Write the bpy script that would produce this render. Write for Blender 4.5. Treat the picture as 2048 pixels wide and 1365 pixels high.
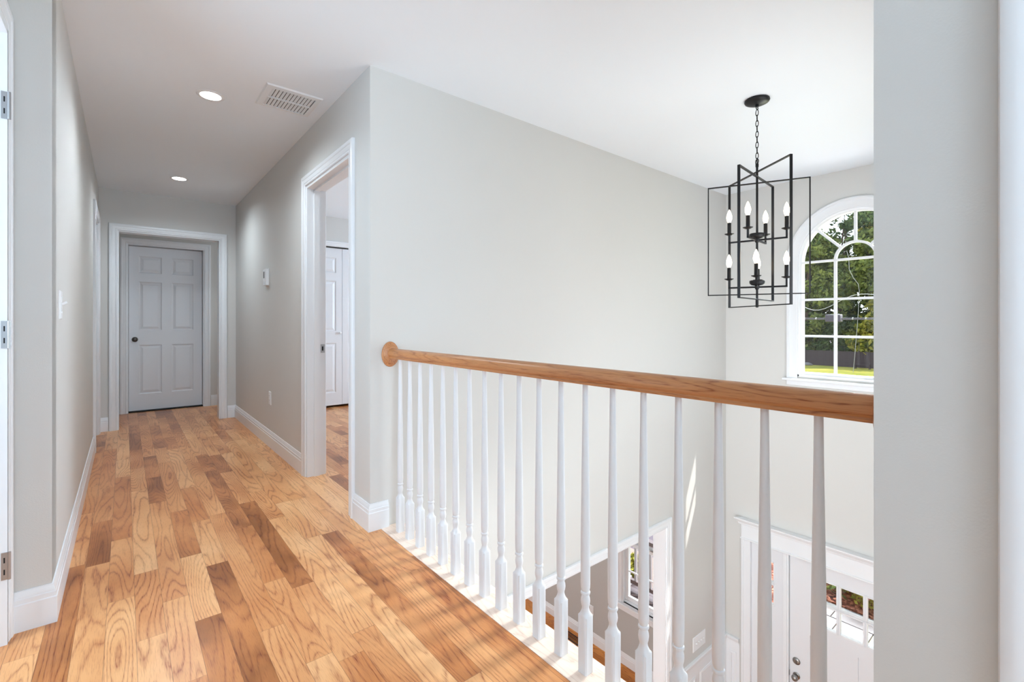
import bpy, bmesh, math, random
import numpy as np
from mathutils import Vector, Matrix

for o in list(bpy.data.objects):
    bpy.data.objects.remove(o)
S = bpy.context.scene
COL = S.collection
PI = math.pi
random.seed(7)

# ------------------------------------------------------------------ camera
W_PX, H_PX = 2048, 1365
F_PX, HOR = 933.5, 646.0
YAW = math.atan((1024 - 250) / F_PX)          # hall axis is +Y, camera turned to the right of it
cd = bpy.data.cameras.new('camera')
cam = bpy.data.objects.new('camera', cd)
COL.objects.link(cam)
cd.sensor_width = 36.0
cd.lens = F_PX / W_PX * 36.0
cd.shift_y = (HOR - H_PX / 2) / W_PX
cd.clip_start = 0.02
cd.clip_end = 400
cam.location = (0, 0, 1.09)
cam.rotation_euler = (PI / 2, 0, -YAW)
S.camera = cam

# ------------------------------------------------------------------ light
S.view_settings.view_transform = 'Standard'
S.view_settings.look = 'None'
S.view_settings.gamma = 1.0
S.view_settings.use_curve_mapping = False
S.view_settings.exposure = 0.10
S.cycles.use_denoising = True
S.cycles.max_bounces = 10
S.cycles.diffuse_bounces = 6
S.cycles.glossy_bounces = 4
S.cycles.transparent_max_bounces = 12
S.cycles.caustics_reflective = False
S.cycles.caustics_refractive = False
S.cycles.sample_clamp_indirect = 6.0

world = bpy.data.worlds.new('sky')
S.world = world
world.use_nodes = True
nt = world.node_tree
nt.nodes.clear()
wo = nt.nodes.new('ShaderNodeOutputWorld')
bg = nt.nodes.new('ShaderNodeBackground')
tc = nt.nodes.new('ShaderNodeTexCoord')
sx = nt.nodes.new('ShaderNodeSeparateXYZ')
rp = nt.nodes.new('ShaderNodeValToRGB')
rp.color_ramp.elements[0].position = 0.0
rp.color_ramp.elements[0].color = (0.90, 0.95, 1.0, 1)
rp.color_ramp.elements[1].position = 0.8
rp.color_ramp.elements[1].color = (0.62, 0.78, 1.0, 1)
nt.links.new(tc.outputs['Generated'], sx.inputs[0])
nt.links.new(sx.outputs['Z'], rp.inputs[0])
nt.links.new(rp.outputs[0], bg.inputs[0])
bg.inputs[1].default_value = 3.0
nt.links.new(bg.outputs[0], wo.inputs[0])

def light(name, kind, loc, direction, power, color=(1, 1, 1), size=1, size_y=None, **kw):
    d = bpy.data.lights.new(name, kind)
    o = bpy.data.objects.new(name, d)
    COL.objects.link(o)
    o.location = loc
    o.rotation_euler = Vector(direction).to_track_quat('-Z', 'Y').to_euler()
    d.energy = power
    d.color = color
    if kind == 'AREA':
        d.shape = 'RECTANGLE' if size_y else 'SQUARE'
        d.size = size
        if size_y:
            d.size_y = size_y
    for k, v in kw.items():
        setattr(d, k, v)
    return o

SUN_DIR = (-0.885, 1.0, -1.93)
sun = light('sun', 'SUN', (20, -15, 30), SUN_DIR, 7.0, (1.0, 0.96, 0.9))
sun.data.angle = math.radians(0.6)
COOL = (0.88, 0.95, 1.0)
COOLER = (0.64, 0.83, 1.0)
YS_W = 0.22
# added fill lamps, out of sight: behind the camera, in side rooms, bedroom, downstairs
light('hall_fill', 'AREA', (0.35, -2.3, 1.45), (0, 1, 0.36), 66, COOLER, 1.2, 1.9)
light('alcove_fill', 'AREA', (1.75, 6.75, 1.5), (-1, 0, 0), 5, COOL, .8, 1.2)  # added to brighten the alcove door
light('side_room_fill', 'AREA', (4.6, -1.2, 1.4), (-1, 0, 0), 60, COOLER, 1.4, 1.6)
light('left_room_fill', 'AREA', (-1.7, 1.8, 1.4), (1, 0, 0), 54, COOLER, 1.4, 1.6)
light('entry_fill', 'AREA', (2.9, YS_W + .03, 0.75), (0, 1, 0.0), 28, COOL, 1.5, 1.9)  # added fill on the bare side wall, brightens the tall wall
light('bedroom_fill', 'AREA', (4.7, 4.3, 1.4), (-1, 0, -.25), 88, COOLER, 1.6, 1.5)
light('dining_fill', 'AREA', (3.0, 6.8, -1.8), (0, -1, 0), 66, COOL, 2.0, 1.4)
light('foyer_fill', 'AREA', (-1.2, 1.28, -1.9), (1, 0, 0.15), 120, COOL, 1.9, 1.8)
# added unseen lamp panels outside the arched window, for sky glow and yard bounce
light('sky_fill', 'AREA', (20.0, 1.7, 8.6), (-18.9, -.6, -8.6), 21000, COOL, 8.0, 4.6)
light('yard_fill', 'AREA', (7.4, 1.3, -0.95), (-2.4, 0, 2.2), 150, (0.95, 0.98, 1.0), 2.6, 2.2)  # added lamp hidden below the sill, brightens the ceiling

# ------------------------------------------------------------------ helpers
def srgb(r, g, b, a=1.0):
    f = lambda c: (c / 255 / 12.92) if c / 255 <= 0.04045 else ((c / 255 + 0.055) / 1.055) ** 2.4
    return (f(r), f(g), f(b), a)

class MB:
    """collects shapes (world coordinates) and links them as ONE mesh object"""
    def __init__(s):
        s.v, s.f, s.m = [], [], []
    def add(s, vs, fs, mi=0):
        n = len(s.v)
        s.v += [tuple(p) for p in vs]
        s.f += [tuple(i + n for i in f) for f in fs]
        s.m += [mi] * len(fs)
        return s
    def box(s, x0, x1, y0, y1, z0, z1, mi=0):
        if x0 > x1: x0, x1 = x1, x0
        if y0 > y1: y0, y1 = y1, y0
        if z0 > z1: z0, z1 = z1, z0
        vs = [(x, y, z) for z in (z0, z1) for y in (y0, y1) for x in (x0, x1)]
        return s.add(vs, [(0, 2, 3, 1), (4, 5, 7, 6), (0, 1, 5, 4), (2, 6, 7, 3), (0, 4, 6, 2), (1, 3, 7, 5)], mi)
    def bar(s, a, b, w, t, side, mi=0):
        """rectangular bar from a to b; w along 'side', t across"""
        a, b = Vector(a), Vector(b)
        d = (b - a).normalized()
        u = Vector(side).normalized()
        n = d.cross(u).normalized()
        u = n.cross(d).normalized()
        vs = []
        for p in (a, b):
            for su, sn in ((-1, -1), (1, -1), (1, 1), (-1, 1)):
                vs.append(p + u * su * w / 2 + n * sn * t / 2)
        return s.add(vs, [(3, 2, 1, 0), (4, 5, 6, 7), (0, 1, 5, 4), (1, 2, 6, 5), (2, 3, 7, 6), (3, 0, 4, 7)], mi)
    def tube(s, pts, r, n=8, closed=False, mi=0, cap=True):
        pts = [Vector(p) for p in pts]
        rs = r if isinstance(r, (list, tuple)) else [r] * len(pts)
        N = len(pts)
        vs, fs = [], []
        ref = None
        for i, p in enumerate(pts):
            if closed:
                t = pts[(i + 1) % N] - pts[i - 1]
            else:
                t = pts[min(i + 1, N - 1)] - pts[max(i - 1, 0)]
            t.normalize()
            if ref is None:
                ref = t.orthogonal().normalized()
            ref = (ref - t * ref.dot(t)).normalized()
            b = t.cross(ref)
            for k in range(n):
                a = 2 * PI * k / n
                vs.append(p + (ref * math.cos(a) + b * math.sin(a)) * rs[i])
        for i in range(N if closed else N - 1):
            j = (i + 1) % N
            for k in range(n):
                l = (k + 1) % n
                fs.append((i * n + k, i * n + l, j * n + l, j * n + k))
        if not closed and cap:
            fs.append(tuple(reversed(range(n))))
            fs.append(tuple((N - 1) * n + k for k in range(n)))
        return s.add(vs, fs, mi)
    def lathe(s, prof, c=(0, 0, 0), axis='z', n=24, mi=0):
        """prof: (radius, height) list; closed with caps"""
        vs, fs = [], []
        for r, h in prof:
            for k in range(n):
                a = 2 * PI * k / n
                x, y = r * math.cos(a), r * math.sin(a)
                p = {'z': (x, y, h), 'x': (h, x, y), 'y': (y, h, x)}[axis]
                vs.append((p[0] + c[0], p[1] + c[1], p[2] + c[2]))
        for i in range(len(prof) - 1):
            for k in range(n):
                l = (k + 1) % n
                fs.append((i * n + k, i * n + l, (i + 1) * n + l, (i + 1) * n + k))
        fs.append(tuple(reversed(range(n))))
        fs.append(tuple((len(prof) - 1) * n + k for k in range(n)))
        return s.add(vs, fs, mi)
    def loft(s, rings, closed_path=False, cap=True, mi=0):
        """rings: list of equal-length closed loops"""
        n = len(rings[0])
        vs = [p for r in rings for p in r]
        fs = []
        N = len(rings)
        for i in range(N if closed_path else N - 1):
            j = (i + 1) % N
            for k in range(n):
                l = (k + 1) % n
                fs.append((i * n + k, i * n + l, j * n + l, j * n + k))
        if cap and not closed_path:
            fs.append(tuple(reversed(range(n))))
            fs.append(tuple((N - 1) * n + k for k in range(n)))
        return s.add(vs, fs, mi)
    def build(s, name, mat, parent=None, sharp=30, bevel=0, smooth=True, origin=None):
        me = bpy.data.meshes.new(name)
        vs = np.array(s.v, dtype=float)
        lo, hi = vs.min(0), vs.max(0)
        if parent is None:
            o0 = np.array([(lo[0] + hi[0]) / 2, (lo[1] + hi[1]) / 2, lo[2]]) if origin is None else np.array(origin)
        else:
            o0 = np.array(parent.get('_w', [0, 0, 0]))
        me.from_pydata([tuple(p) for p in (vs - o0)], [], s.f)
        mats = mat if isinstance(mat, (list, tuple)) else [mat]
        for m in mats:
            me.materials.append(m)
        if len(mats) > 1:
            me.polygons.foreach_set('material_index', s.m)
        bm = bmesh.new(); bm.from_mesh(me)
        bmesh.ops.recalc_face_normals(bm, faces=bm.faces)
        bm.to_mesh(me); bm.free()
        if smooth:
            me.polygons.foreach_set('use_smooth', [True] * len(me.polygons))
            me.set_sharp_from_angle(angle=math.radians(sharp))
        o = bpy.data.objects.new(name, me)
        COL.objects.link(o)
        if parent is None:
            o.location = o0
            WPOS[o.name] = o0
        else:
            o.parent = parent
            WPOS[o.name] = o0
        if bevel:
            b = o.modifiers.new('bevel', 'BEVEL')
            b.width = bevel; b.segments = 2; b.limit_method = 'ANGLE'; b.angle_limit = math.radians(40)
        return o

WPOS = {}
_old_build = MB.build
def _build(s, name, mat, parent=None, **kw):
    if parent is None:
        return _old_build(s, name, mat, None, **kw)
    w = WPOS[parent.name]
    v0 = s.v
    s.v = [(p[0] - w[0], p[1] - w[1], p[2] - w[2]) for p in v0]
    o = _old_build(s, name, mat, parent, **kw)
    s.v = v0
    WPOS[o.name] = w
    return o
MB.build = _build

def thing(name, loc, label=None, cat=None, group=None, kind=None):
    o = bpy.data.objects.new(name, None)
    COL.objects.link(o)
    o.location = loc
    o.empty_display_size = 0.1
    WPOS[o.name] = np.array(loc, dtype=float)
    return tag(o, label, cat, group, kind)

def tag(o, label=None, cat=None, group=None, kind=None):
    if label: o['label'] = label
    if cat: o['category'] = cat
    if group: o['group'] = group
    if kind: o['kind'] = kind
    return o

def struct(o, label=None, cat=None):
    return tag(o, label, cat, None, 'structure')

# ------------------------------------------------------------------ materials
def mat(name, color, rough=0.5, metal=0.0, spec=0.5, bump=0, bscale=200, vary=0.0, vscale=2.0, coat=0.0, **kw):
    m = bpy.data.materials.new(name)
    m.use_nodes = True
    t = m.node_tree
    b = t.nodes['Principled BSDF']
    b.inputs['Base Color'].default_value = color
    b.inputs['Roughness'].default_value = rough
    b.inputs['Metallic'].default_value = metal
    b.inputs['Specular IOR Level'].default_value = spec
    b.inputs['Coat Weight'].default_value = coat
    g = t.nodes.new('ShaderNodeNewGeometry')
    if vary:
        n = t.nodes.new('ShaderNodeTexNoise'); n.inputs['Scale'].default_value = vscale; n.inputs['Detail'].default_value = 4
        t.links.new(g.outputs['Position'], n.inputs['Vector'])
        mx = t.nodes.new('ShaderNodeMix'); mx.data_type = 'RGBA'
        mx.inputs[6].default_value = tuple(c * (1 - vary) for c in color[:3]) + (1,)
        mx.inputs[7].default_value = tuple(min(1, c * (1 + vary)) for c in color[:3]) + (1,)
        t.links.new(n.outputs['Fac'], mx.inputs[0])
        t.links.new(mx.outputs[2], b.inputs['Base Color'])
    if bump:
        n = t.nodes.new('ShaderNodeTexNoise'); n.inputs['Scale'].default_value = bscale; n.inputs['Detail'].default_value = 3
        t.links.new(g.outputs['Position'], n.inputs['Vector'])
        bp = t.nodes.new('ShaderNodeBump'); bp.inputs['Strength'].default_value = bump; bp.inputs['Distance'].default_value = 0.002
        t.links.new(n.outputs['Fac'], bp.inputs['Height'])
        t.links.new(bp.outputs[0], b.inputs['Normal'])
    for k, v in kw.items():
        b.inputs[k].default_value = v
    return m

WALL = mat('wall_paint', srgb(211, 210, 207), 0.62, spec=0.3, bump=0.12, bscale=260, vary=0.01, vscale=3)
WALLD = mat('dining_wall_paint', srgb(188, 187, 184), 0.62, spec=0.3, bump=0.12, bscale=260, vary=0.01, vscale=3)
CEIL = mat('ceiling_paint', srgb(238, 244, 250), 0.75, spec=0.2, bump=0.06, bscale=200, vary=0.006)
TRIM = mat('trim_paint', srgb(232, 234, 237), 0.30, spec=0.5, vary=0.008, vscale=5)
DOORP = mat('door_paint', srgb(226, 228, 232), 0.33, spec=0.5, bump=0.05, bscale=120, vary=0.01)
BLACK = mat('black_metal', srgb(38, 38, 40), 0.42, metal=0.6, vary=0.1, vscale=30)
NICKEL = mat('satin_nickel', srgb(176, 176, 178), 0.32, metal=0.95, vary=0.05, vscale=60)
PEWTER = mat('antique_pewter', srgb(92, 88, 84), 0.28, metal=0.95, vary=0.05, vscale=60)
STEEL = mat('brushed_steel', srgb(150, 148, 146), 0.35, metal=0.85, vary=0.05, vscale=60)
PLASTIC = mat('white_plastic', srgb(234, 236, 238), 0.35, vary=0.01, vscale=20)
DARK = mat('dark_void', srgb(18, 18, 18), 0.9, vary=0.1)
DUCT = mat('grey_duct', srgb(92, 92, 92), 0.8, vary=0.05)
LCD = mat('lcd_glass', srgb(70, 74, 70), 0.2, vary=0.1, vscale=60)

def glass_mat():
    m = bpy.data.materials.new('window_glass'); m.use_nodes = True
    t = m.node_tree; t.nodes.clear()
    out = t.nodes.new('ShaderNodeOutputMaterial')
    tr = t.nodes.new('ShaderNodeBsdfTransparent'); tr.inputs[0].default_value = (0.97, 0.985, 0.98, 1)
    gl = t.nodes.new('ShaderNodeBsdfGlossy'); gl.inputs['Roughness'].default_value = 0.02
    lw = t.nodes.new('ShaderNodeLayerWeight'); lw.inputs[0].default_value = 0.5
    pw = t.nodes.new('ShaderNodeMath'); pw.operation = 'POWER'; pw.inputs[1].default_value = 5.0
    t.links.new(lw.outputs['Facing'], pw.inputs[0])
    ml = t.nodes.new('ShaderNodeMath'); ml.operation = 'MULTIPLY_ADD'; ml.inputs[1].default_value = 0.9; ml.inputs[2].default_value = 0.03
    t.links.new(pw.outputs[0], ml.inputs[0])
    mx = t.nodes.new('ShaderNodeMixShader')
    t.links.new(ml.outputs[0], mx.inputs[0]); t.links.new(tr.outputs[0], mx.inputs[1]); t.links.new(gl.outputs[0], mx.inputs[2])
    t.links.new(mx.outputs[0], out.inputs[0])
    return m
GLASS = glass_mat()

def emit_mat(name, color, strength):
    m = bpy.data.materials.new(name); m.use_nodes = True
    t = m.node_tree; t.nodes.clear()
    out = t.nodes.new('ShaderNodeOutputMaterial')
    e = t.nodes.new('ShaderNodeEmission'); e.inputs[0].default_value = color; e.inputs[1].default_value = strength
    n = t.nodes.new('ShaderNodeTexNoise')
    t.links.new(e.outputs[0], out.inputs[0])
    return m
BULB = emit_mat('lit_bulb', (1.0, 0.80, 0.55, 1), 14)
LENS = emit_mat('lit_lens', (1.0, 0.98, 0.95, 1), 12)

def N(t, kind, **kw):
    n = t.nodes.new(kind)
    for k, v in kw.items():
        setattr(n, k, v)
    return n

def math_n(t, op, a, b=None, c=None):
    n = t.nodes.new('ShaderNodeMath'); n.operation = op
    for i, x in enumerate((a, b, c)):
        if x is None: continue
        if isinstance(x, (int, float)): n.inputs[i].default_value = x
        else: t.links.new(x, n.inputs[i])
    return n.outputs[0]

def oak(name, pw=0.083, plen=0.85, planks=True, tones=None, rough=0.3, grain=1.0, axis='y', gs=(8.5, 0.85), seam=0.0011, rings=21.0):
    """oak boards running along Y: per-board tone, cathedral figure from contour lines of stretched noise, pores, seams"""
    m = bpy.data.materials.new(name); m.use_nodes = True
    t = m.node_tree; L = t.links.new
    b = t.nodes['Principled BSDF']
    geo = t.nodes.new('ShaderNodeNewGeometry')
    sp = t.nodes.new('ShaderNodeSeparateXYZ'); L(geo.outputs['Position'], sp.inputs[0])
    X, Y, Z = sp.outputs[0], sp.outputs[1], sp.outputs[2]
    if axis == 'x': X, Y = Y, X
    if planks:
        xs = math_n(t, 'DIVIDE', math_n(t, 'ADD', X, 10.013), pw)
        ix = math_n(t, 'FLOOR', xs)
        fx = math_n(t, 'FRACT', xs)
        wn = t.nodes.new('ShaderNodeTexWhiteNoise'); wn.noise_dimensions = '1D'; L(ix, wn.inputs['W'])
        off = math_n(t, 'MULTIPLY', wn.outputs['Value'], 7.3)
        ys0 = math_n(t, 'DIVIDE', math_n(t, 'ADD', Y, 20), plen)
        ys = math_n(t, 'ADD', ys0, off)
        # uneven board lengths: warp the running coordinate
        wob = math_n(t, 'MULTIPLY', math_n(t, 'SINE', math_n(t, 'MULTIPLY', ys, 2.39)), 0.27)
        ys = math_n(t, 'ADD', ys, wob)
        iy = math_n(t, 'FLOOR', ys)
        fy = math_n(t, 'FRACT', ys)
        cv = t.nodes.new('ShaderNodeCombineXYZ'); L(ix, cv.inputs[0]); L(iy, cv.inputs[1])
        w2 = t.nodes.new('ShaderNodeTexWhiteNoise'); w2.noise_dimensions = '3D'; L(cv.outputs[0], w2.inputs['Vector'])
        rnd = w2.outputs['Value']
        rc = t.nodes.new('ShaderNodeSeparateColor'); L(w2.outputs['Color'], rc.inputs[0])
        r1, r2 = rc.outputs[0], rc.outputs[1]
        e = math_n(t, 'MINIMUM', fx, math_n(t, 'SUBTRACT', 1.0, fx))
        ex = math_n(t, 'LESS_THAN', e, seam / pw / 2)
        e2 = math_n(t, 'MINIMUM', fy, math_n(t, 'SUBTRACT', 1.0, fy))
        ey = math_n(t, 'LESS_THAN', e2, seam / plen / 2)
        seamv = math_n(t, 'MAXIMUM', ex, ey)
    else:
        rnd = r1 = r2 = None
        seamv = None
    # figure coordinates
    gx = math_n(t, 'MULTIPLY', X, gs[0]); gy = math_n(t, 'MULTIPLY', Y, gs[1])
    gz = math_n(t, 'MULTIPLY', Z, gs[0])
    if rnd is not None:
        gz = math_n(t, 'MULTIPLY', rnd, 91.0)
        gx = math_n(t, 'ADD', gx, math_n(t, 'MULTIPLY', r1, 37.0))
    c1 = t.nodes.new('ShaderNodeCombineXYZ'); L(gx, c1.inputs[0]); L(gy, c1.inputs[1]); L(gz, c1.inputs[2])
    n1 = t.nodes.new('ShaderNodeTexNoise'); n1.inputs['Scale'].default_value = 1.0; n1.inputs['Detail'].default_value = 1.2; n1.inputs['Roughness'].default_value = 0.4
    L(c1.outputs[0], n1.inputs['Vector'])
    # fine wobble of the rings
    c2 = t.nodes.new('ShaderNodeCombineXYZ')
    L(math_n(t, 'MULTIPLY', gx, 6.0), c2.inputs[0]); L(math_n(t, 'MULTIPLY', gy, 9.0), c2.inputs[1]); L(gz, c2.inputs[2])
    n2 = t.nodes.new('ShaderNodeTexNoise'); n2.inputs['Scale'].default_value = 1.0; n2.inputs['Detail'].default_value = 2
    L(c2.outputs[0], n2.inputs['Vector'])
    rr_ = rings if rnd is None else math_n(t, 'MULTIPLY', math_n(t, 'ADD', math_n(t, 'POWER', r2, 1.6), 0.6), rings)
    fld = math_n(t, 'ADD', math_n(t, 'MULTIPLY', n1.outputs['Fac'], rr_), math_n(t, 'MULTIPLY', n2.outputs['Fac'], 0.55))
    saw = math_n(t, 'FRACT', fld)
    ring = t.nodes.new('ShaderNodeValToRGB')
    cr = ring.color_ramp
    cr.elements[0].position = 0.0; cr.elements[0].color = (0.15, 0.15, 0.15, 1)
    cr.elements[1].position = 1.0; cr.elements[1].color = (0.15, 0.15, 0.15, 1)
    a = cr.elements.new(0.10); a.color = (0.62, 0.62, 0.62, 1)
    a = cr.elements.new(0.30); a.color = (1, 1, 1, 1)
    a = cr.elements.new(0.80); a.color = (0.94, 0.94, 0.94, 1)
    a = cr.elements.new(0.93); a.color = (0.55, 0.55, 0.55, 1)
    L(saw, ring.inputs[0])
    # pores: long fine streaks
    c3 = t.nodes.new('ShaderNodeCombineXYZ')
    L(math_n(t, 'MULTIPLY', X, 620.0), c3.inputs[0]); L(math_n(t, 'MULTIPLY', Y, 26.0), c3.inputs[1])
    L(math_n(t, 'MULTIPLY', Z, 400.0) if rnd is None else gz, c3.inputs[2])
    n3 = t.nodes.new('ShaderNodeTexNoise'); n3.inputs['Scale'].default_value = 1.0; n3.inputs['Detail'].default_value = 1
    L(c3.outputs[0], n3.inputs['Vector'])
    tone = t.nodes.new('ShaderNodeValToRGB')
    tones = tones or [(0.0, (240, 186, 132)), (0.25, (229, 168, 112)), (0.5, (216, 150, 95)), (0.75, (200, 129, 74)), (1.0, (152, 90, 42))]
    tr_ = tone.color_ramp
    tr_.elements[0].position = tones[0][0]; tr_.elements[0].color = srgb(*tones[0][1])
    tr_.elements[1].position = tones[-1][0]; tr_.elements[1].color = srgb(*tones[-1][1])
    for p, c in tones[1:-1]:
        a = tr_.elements.new(p); a.color = srgb(*c)
    # broad blotches along a board
    c4 = t.nodes.new('ShaderNodeCombineXYZ'); L(math_n(t, 'MULTIPLY', gx, 0.5), c4.inputs[0]); L(math_n(t, 'MULTIPLY', Y, 2.2), c4.inputs[1]); L(gz, c4.inputs[2])
    n4 = t.nodes.new('ShaderNodeTexNoise'); n4.inputs['Scale'].default_value = 1.0; n4.inputs['Detail'].default_value = 3
    L(c4.outputs[0], n4.inputs['Vector'])
    if rnd is not None:
        fac = math_n(t, 'ADD', math_n(t, 'MULTIPLY', math_n(t, 'POWER', rnd, 1.25), 0.78), math_n(t, 'MULTIPLY', math_n(t, 'SUBTRACT', n4.outputs['Fac'], 0.38), 1.15))
    else:
        fac = math_n(t, 'ADD', 0.25, math_n(t, 'MULTIPLY', math_n(t, 'SUBTRACT', n4.outputs['Fac'], 0.4), 0.9))
    L(fac, tone.inputs[0])
    streak = math_n(t, 'ADD', 0.30, math_n(t, 'MULTIPLY', math_n(t, 'SUBTRACT', n3.outputs['Fac'], 0.22), 1.9))
    fade = math_n(t, 'ADD', 0.35, math_n(t, 'MULTIPLY', math_n(t, 'SUBTRACT', n4.outputs['Fac'], 0.25), 1.5))
    gfac = math_n(t, 'MULTIPLY', math_n(t, 'MULTIPLY', math_n(t, 'SUBTRACT', 1.0, ring.outputs[0]), math_n(t, 'MULTIPLY', streak, fade)), 0.95 * grain)
    pore = math_n(t, 'MULTIPLY', math_n(t, 'SMOOTH_MIN', math_n(t, 'MAXIMUM', math_n(t, 'SUBTRACT', n3.outputs['Fac'], 0.55), 0.0), 0.12, 0.02), 1.7 * grain)
    gtot = math_n(t, 'ADD', gfac, pore)
    mx = t.nodes.new('ShaderNodeMix'); mx.data_type = 'RGBA'; mx.blend_type = 'MULTIPLY'
    L(gtot, mx.inputs[0]); L(tone.outputs[0], mx.inputs[6]); mx.inputs[7].default_value = srgb(158, 92, 46)
    colr = mx.outputs[2]
    if seamv is not None:
        m2 = t.nodes.new('ShaderNodeMix'); m2.data_type = 'RGBA'
        L(math_n(t, 'MULTIPLY', seamv, 0.75), m2.inputs[0]); L(colr, m2.inputs[6]); m2.inputs[7].default_value = srgb(96, 60, 36)
        colr = m2.outputs[2]
    L(colr, b.inputs['Base Color'])
    b.inputs['Roughness'].default_value = rough
    b.inputs['Specular IOR Level'].default_value = 0.45
    bp = t.nodes.new('ShaderNodeBump'); bp.inputs['Strength'].default_value = 0.06; bp.inputs['Distance'].default_value = 0.002
    L(ring.outputs[0], bp.inputs['Height']); L(bp.outputs[0], b.inputs['Normal'])
    return m

OAKF = oak('oak_floor_boards')
OAKG = oak('stained_oak_boards', tones=[(0, (222, 146, 62)), (0.5, (204, 126, 48)), (1, (176, 102, 36))], rough=0.35)
OAKR = oak('oak_rail', planks=False, tones=[(0, (208, 150, 102)), (0.5, (188, 128, 82)), (1, (164, 104, 62))], rough=0.32, gs=(20, 1.6), rings=11)
OAKN = oak('glare_oak_nosing', planks=False, tones=[(0, (250, 230, 214)), (0.5, (244, 220, 202)), (1, (234, 205, 184))], rough=0.3, gs=(9, 1.4), grain=0.45)  # oak paled: window glare on the landing edge is put into the colour

# ------------------------------------------------------------------ dimensions
CZ = 2.44          # ceiling
GZ = -3.25         # ground floor
XR = 0.987         # right hall wall face
XL = -0.205        # left hall wall face
YB = 2.354         # tall wall face towards the entry hall
XF = 4.888         # inner face of the front wall
YE = 6.20          # end of the hall (cased opening)
YS = 0.22          # other side wall of the entry hall
T = 0.125          # wall thickness
XN = 1.176         # edge of the landing
DH = 2.035         # door head height

# ---- walls -------------------------------------------------------
def wall(name, boxes, m=WALL):
    b = MB()
    for x in boxes: b.box(*x)
    return struct(b.build(name, m, smooth=False))

XO = XF + 0.17
# front wall with arched window, entry door and dining window holes
AY, AR, AZ0, ASP = 1.228, 0.455, 0.585, 1.655      # rough opening of the arched window
def front_wall():
    b = MB()
    y0, y1 = YS - T, 8.2
    dz = -1.105
    D0, D1 = 0.30, 2.12                     # entry door unit opening
    W0, W1, WZ0, WZ1 = 2.83, 3.69, -2.47, -0.95
    b.box(XF, XO, y0, D0, GZ, 0.0)
    b.box(XF, XO, D0, D1, dz, 0.0)
    b.box(XF, XO, D1, W0, GZ, 0.0)
    b.box(XF, XO, W0, W1, GZ, WZ0); b.box(XF, XO, W0, W1, WZ1, 0.0)
    b.box(XF, XO, W1, y1, GZ, 0.0)
    # upper storey, hole for the arched window
    b.box(XF, XO, y0, AY - AR, 0.0, CZ + .1)
    b.box(XF, XO, AY + AR, y1, 0.0, CZ + .1)
    b.box(XF, XO, AY - AR, AY + AR, 0.0, AZ0)
    n = 32
    top = CZ + .1
    for i in range(n):
        a0, a1 = PI * i / n, PI * (i + 1) / n
        p0 = (AY + AR * math.cos(a0), ASP + AR * math.sin(a0)); p1 = (AY + AR * math.cos(a1), ASP + AR * math.sin(a1))
        vs = [(x, *q) for x in (XF, XO) for q in (p0, (p0[0], top), (p1[0], top), p1)]
        b.add(vs, [(0, 1, 2, 3), (7, 6, 5, 4), (0, 3, 7, 4), (1, 5, 6, 2)])
    return struct(b.build('wall_front', WALL, smooth=False))
front_wall()

# tall wall between the entry hall and the bedroom / dining room, with the wide cased opening downstairs
OX0, OX1, OZ = 1.35, 3.757, -0.757
wall('wall_back', [(XR, XF, YB, YB + T, -0.3, CZ), (XN - 1.0, XR, YB, YB + T, -0.3, -0.021), (XN - 1.0, XF, YB, YB + T, OZ, -0.3),
                   (OX1, XF, YB, YB + T, GZ, OZ), (-1.4, OX0, YB, YB + T, GZ, OZ), (-1.4, XN - 1.0, YB, YB + T, OZ, -0.3)])
# right hall wall with the bedroom doorway
RD0, RD1 = 2.632, 3.467
wall('wall_right', [(XR, XR + T, YB + T, RD0, 0, CZ), (XR, XR + T, RD1, YE + T, 0, CZ), (XR, XR + T, RD0, RD1, DH + .02, CZ)])
# left hall wall with the far doorway, returning near the camera
LD0, LD1 = 5.29, 6.05
YC = 2.383
wall('wall_left', [(XL - T, XL, YC, LD0, 0, CZ), (XL - T, XL, LD0, LD1, DH + .02, CZ), (XL - T, XL, LD1, YE + T, 0, CZ)])
LX = -0.318
wall('wall_left_near', [(LX - T, LX, 2.375 - 0.055, YC + T, 0, CZ), (LX - T, LX, 1.50, 2.375 - 0.055, DH + .05, CZ), (LX - T, LX, -2.5, 1.50, 0, CZ),
                        (LX, XL, YC, YC + T, 0, CZ)])
# end wall of the hall with the wide cased opening, and the alcove behind it
EX0, EX1 = -0.058, 0.832
wall('wall_end', [(XL, EX0, YE, YE + T, 0, CZ), (EX1, XR, YE, YE + T, 0, CZ), (EX0, EX1, YE, YE + T, DH - .005, CZ)])
AX0, AX1, AYW = -0.42, 1.9, 7.25
FX0, FX1 = 0.020, 0.796
wall('wall_alcove', [(AX0, FX0, AYW, AYW + T, 0, CZ), (FX1, AX1, AYW, AYW + T, 0, CZ), (FX0, FX1, AYW, AYW + T, DH + .01, CZ),
                     (AX0 - T, AX0, YE, AYW + T, 0, CZ), (AX1, AX1 + T, YE, AYW + T, 0, CZ), (XR + T, AX1 + T, YE, YE + T, 0, CZ),
                     (AX0 - T, XL - T, YE, YE + T, 0, CZ), (FX0 - .3, FX1 + .3, AYW + T + .05, AYW + T + .09, 0, CZ)])
# near right wall beside the end of the railing; side wall of the entry hall
wall('wall_near_right', [(XR, XR + T, -0.005, YS, 0, CZ), (XR, XR + T, -0.84, -0.005, DH + .02, CZ), (XR, XR + T, -2.5, -0.84, 0, CZ)])
wall('wall_entry_side', [(XR + T, XF, YS - T, YS, -0.3, CZ), (-1.4, XF, YS - T, YS, GZ, -0.3)])
wall('wall_behind', [(-1.8, XO, -2.6 - T, -2.6, -0.3, CZ)])
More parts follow.
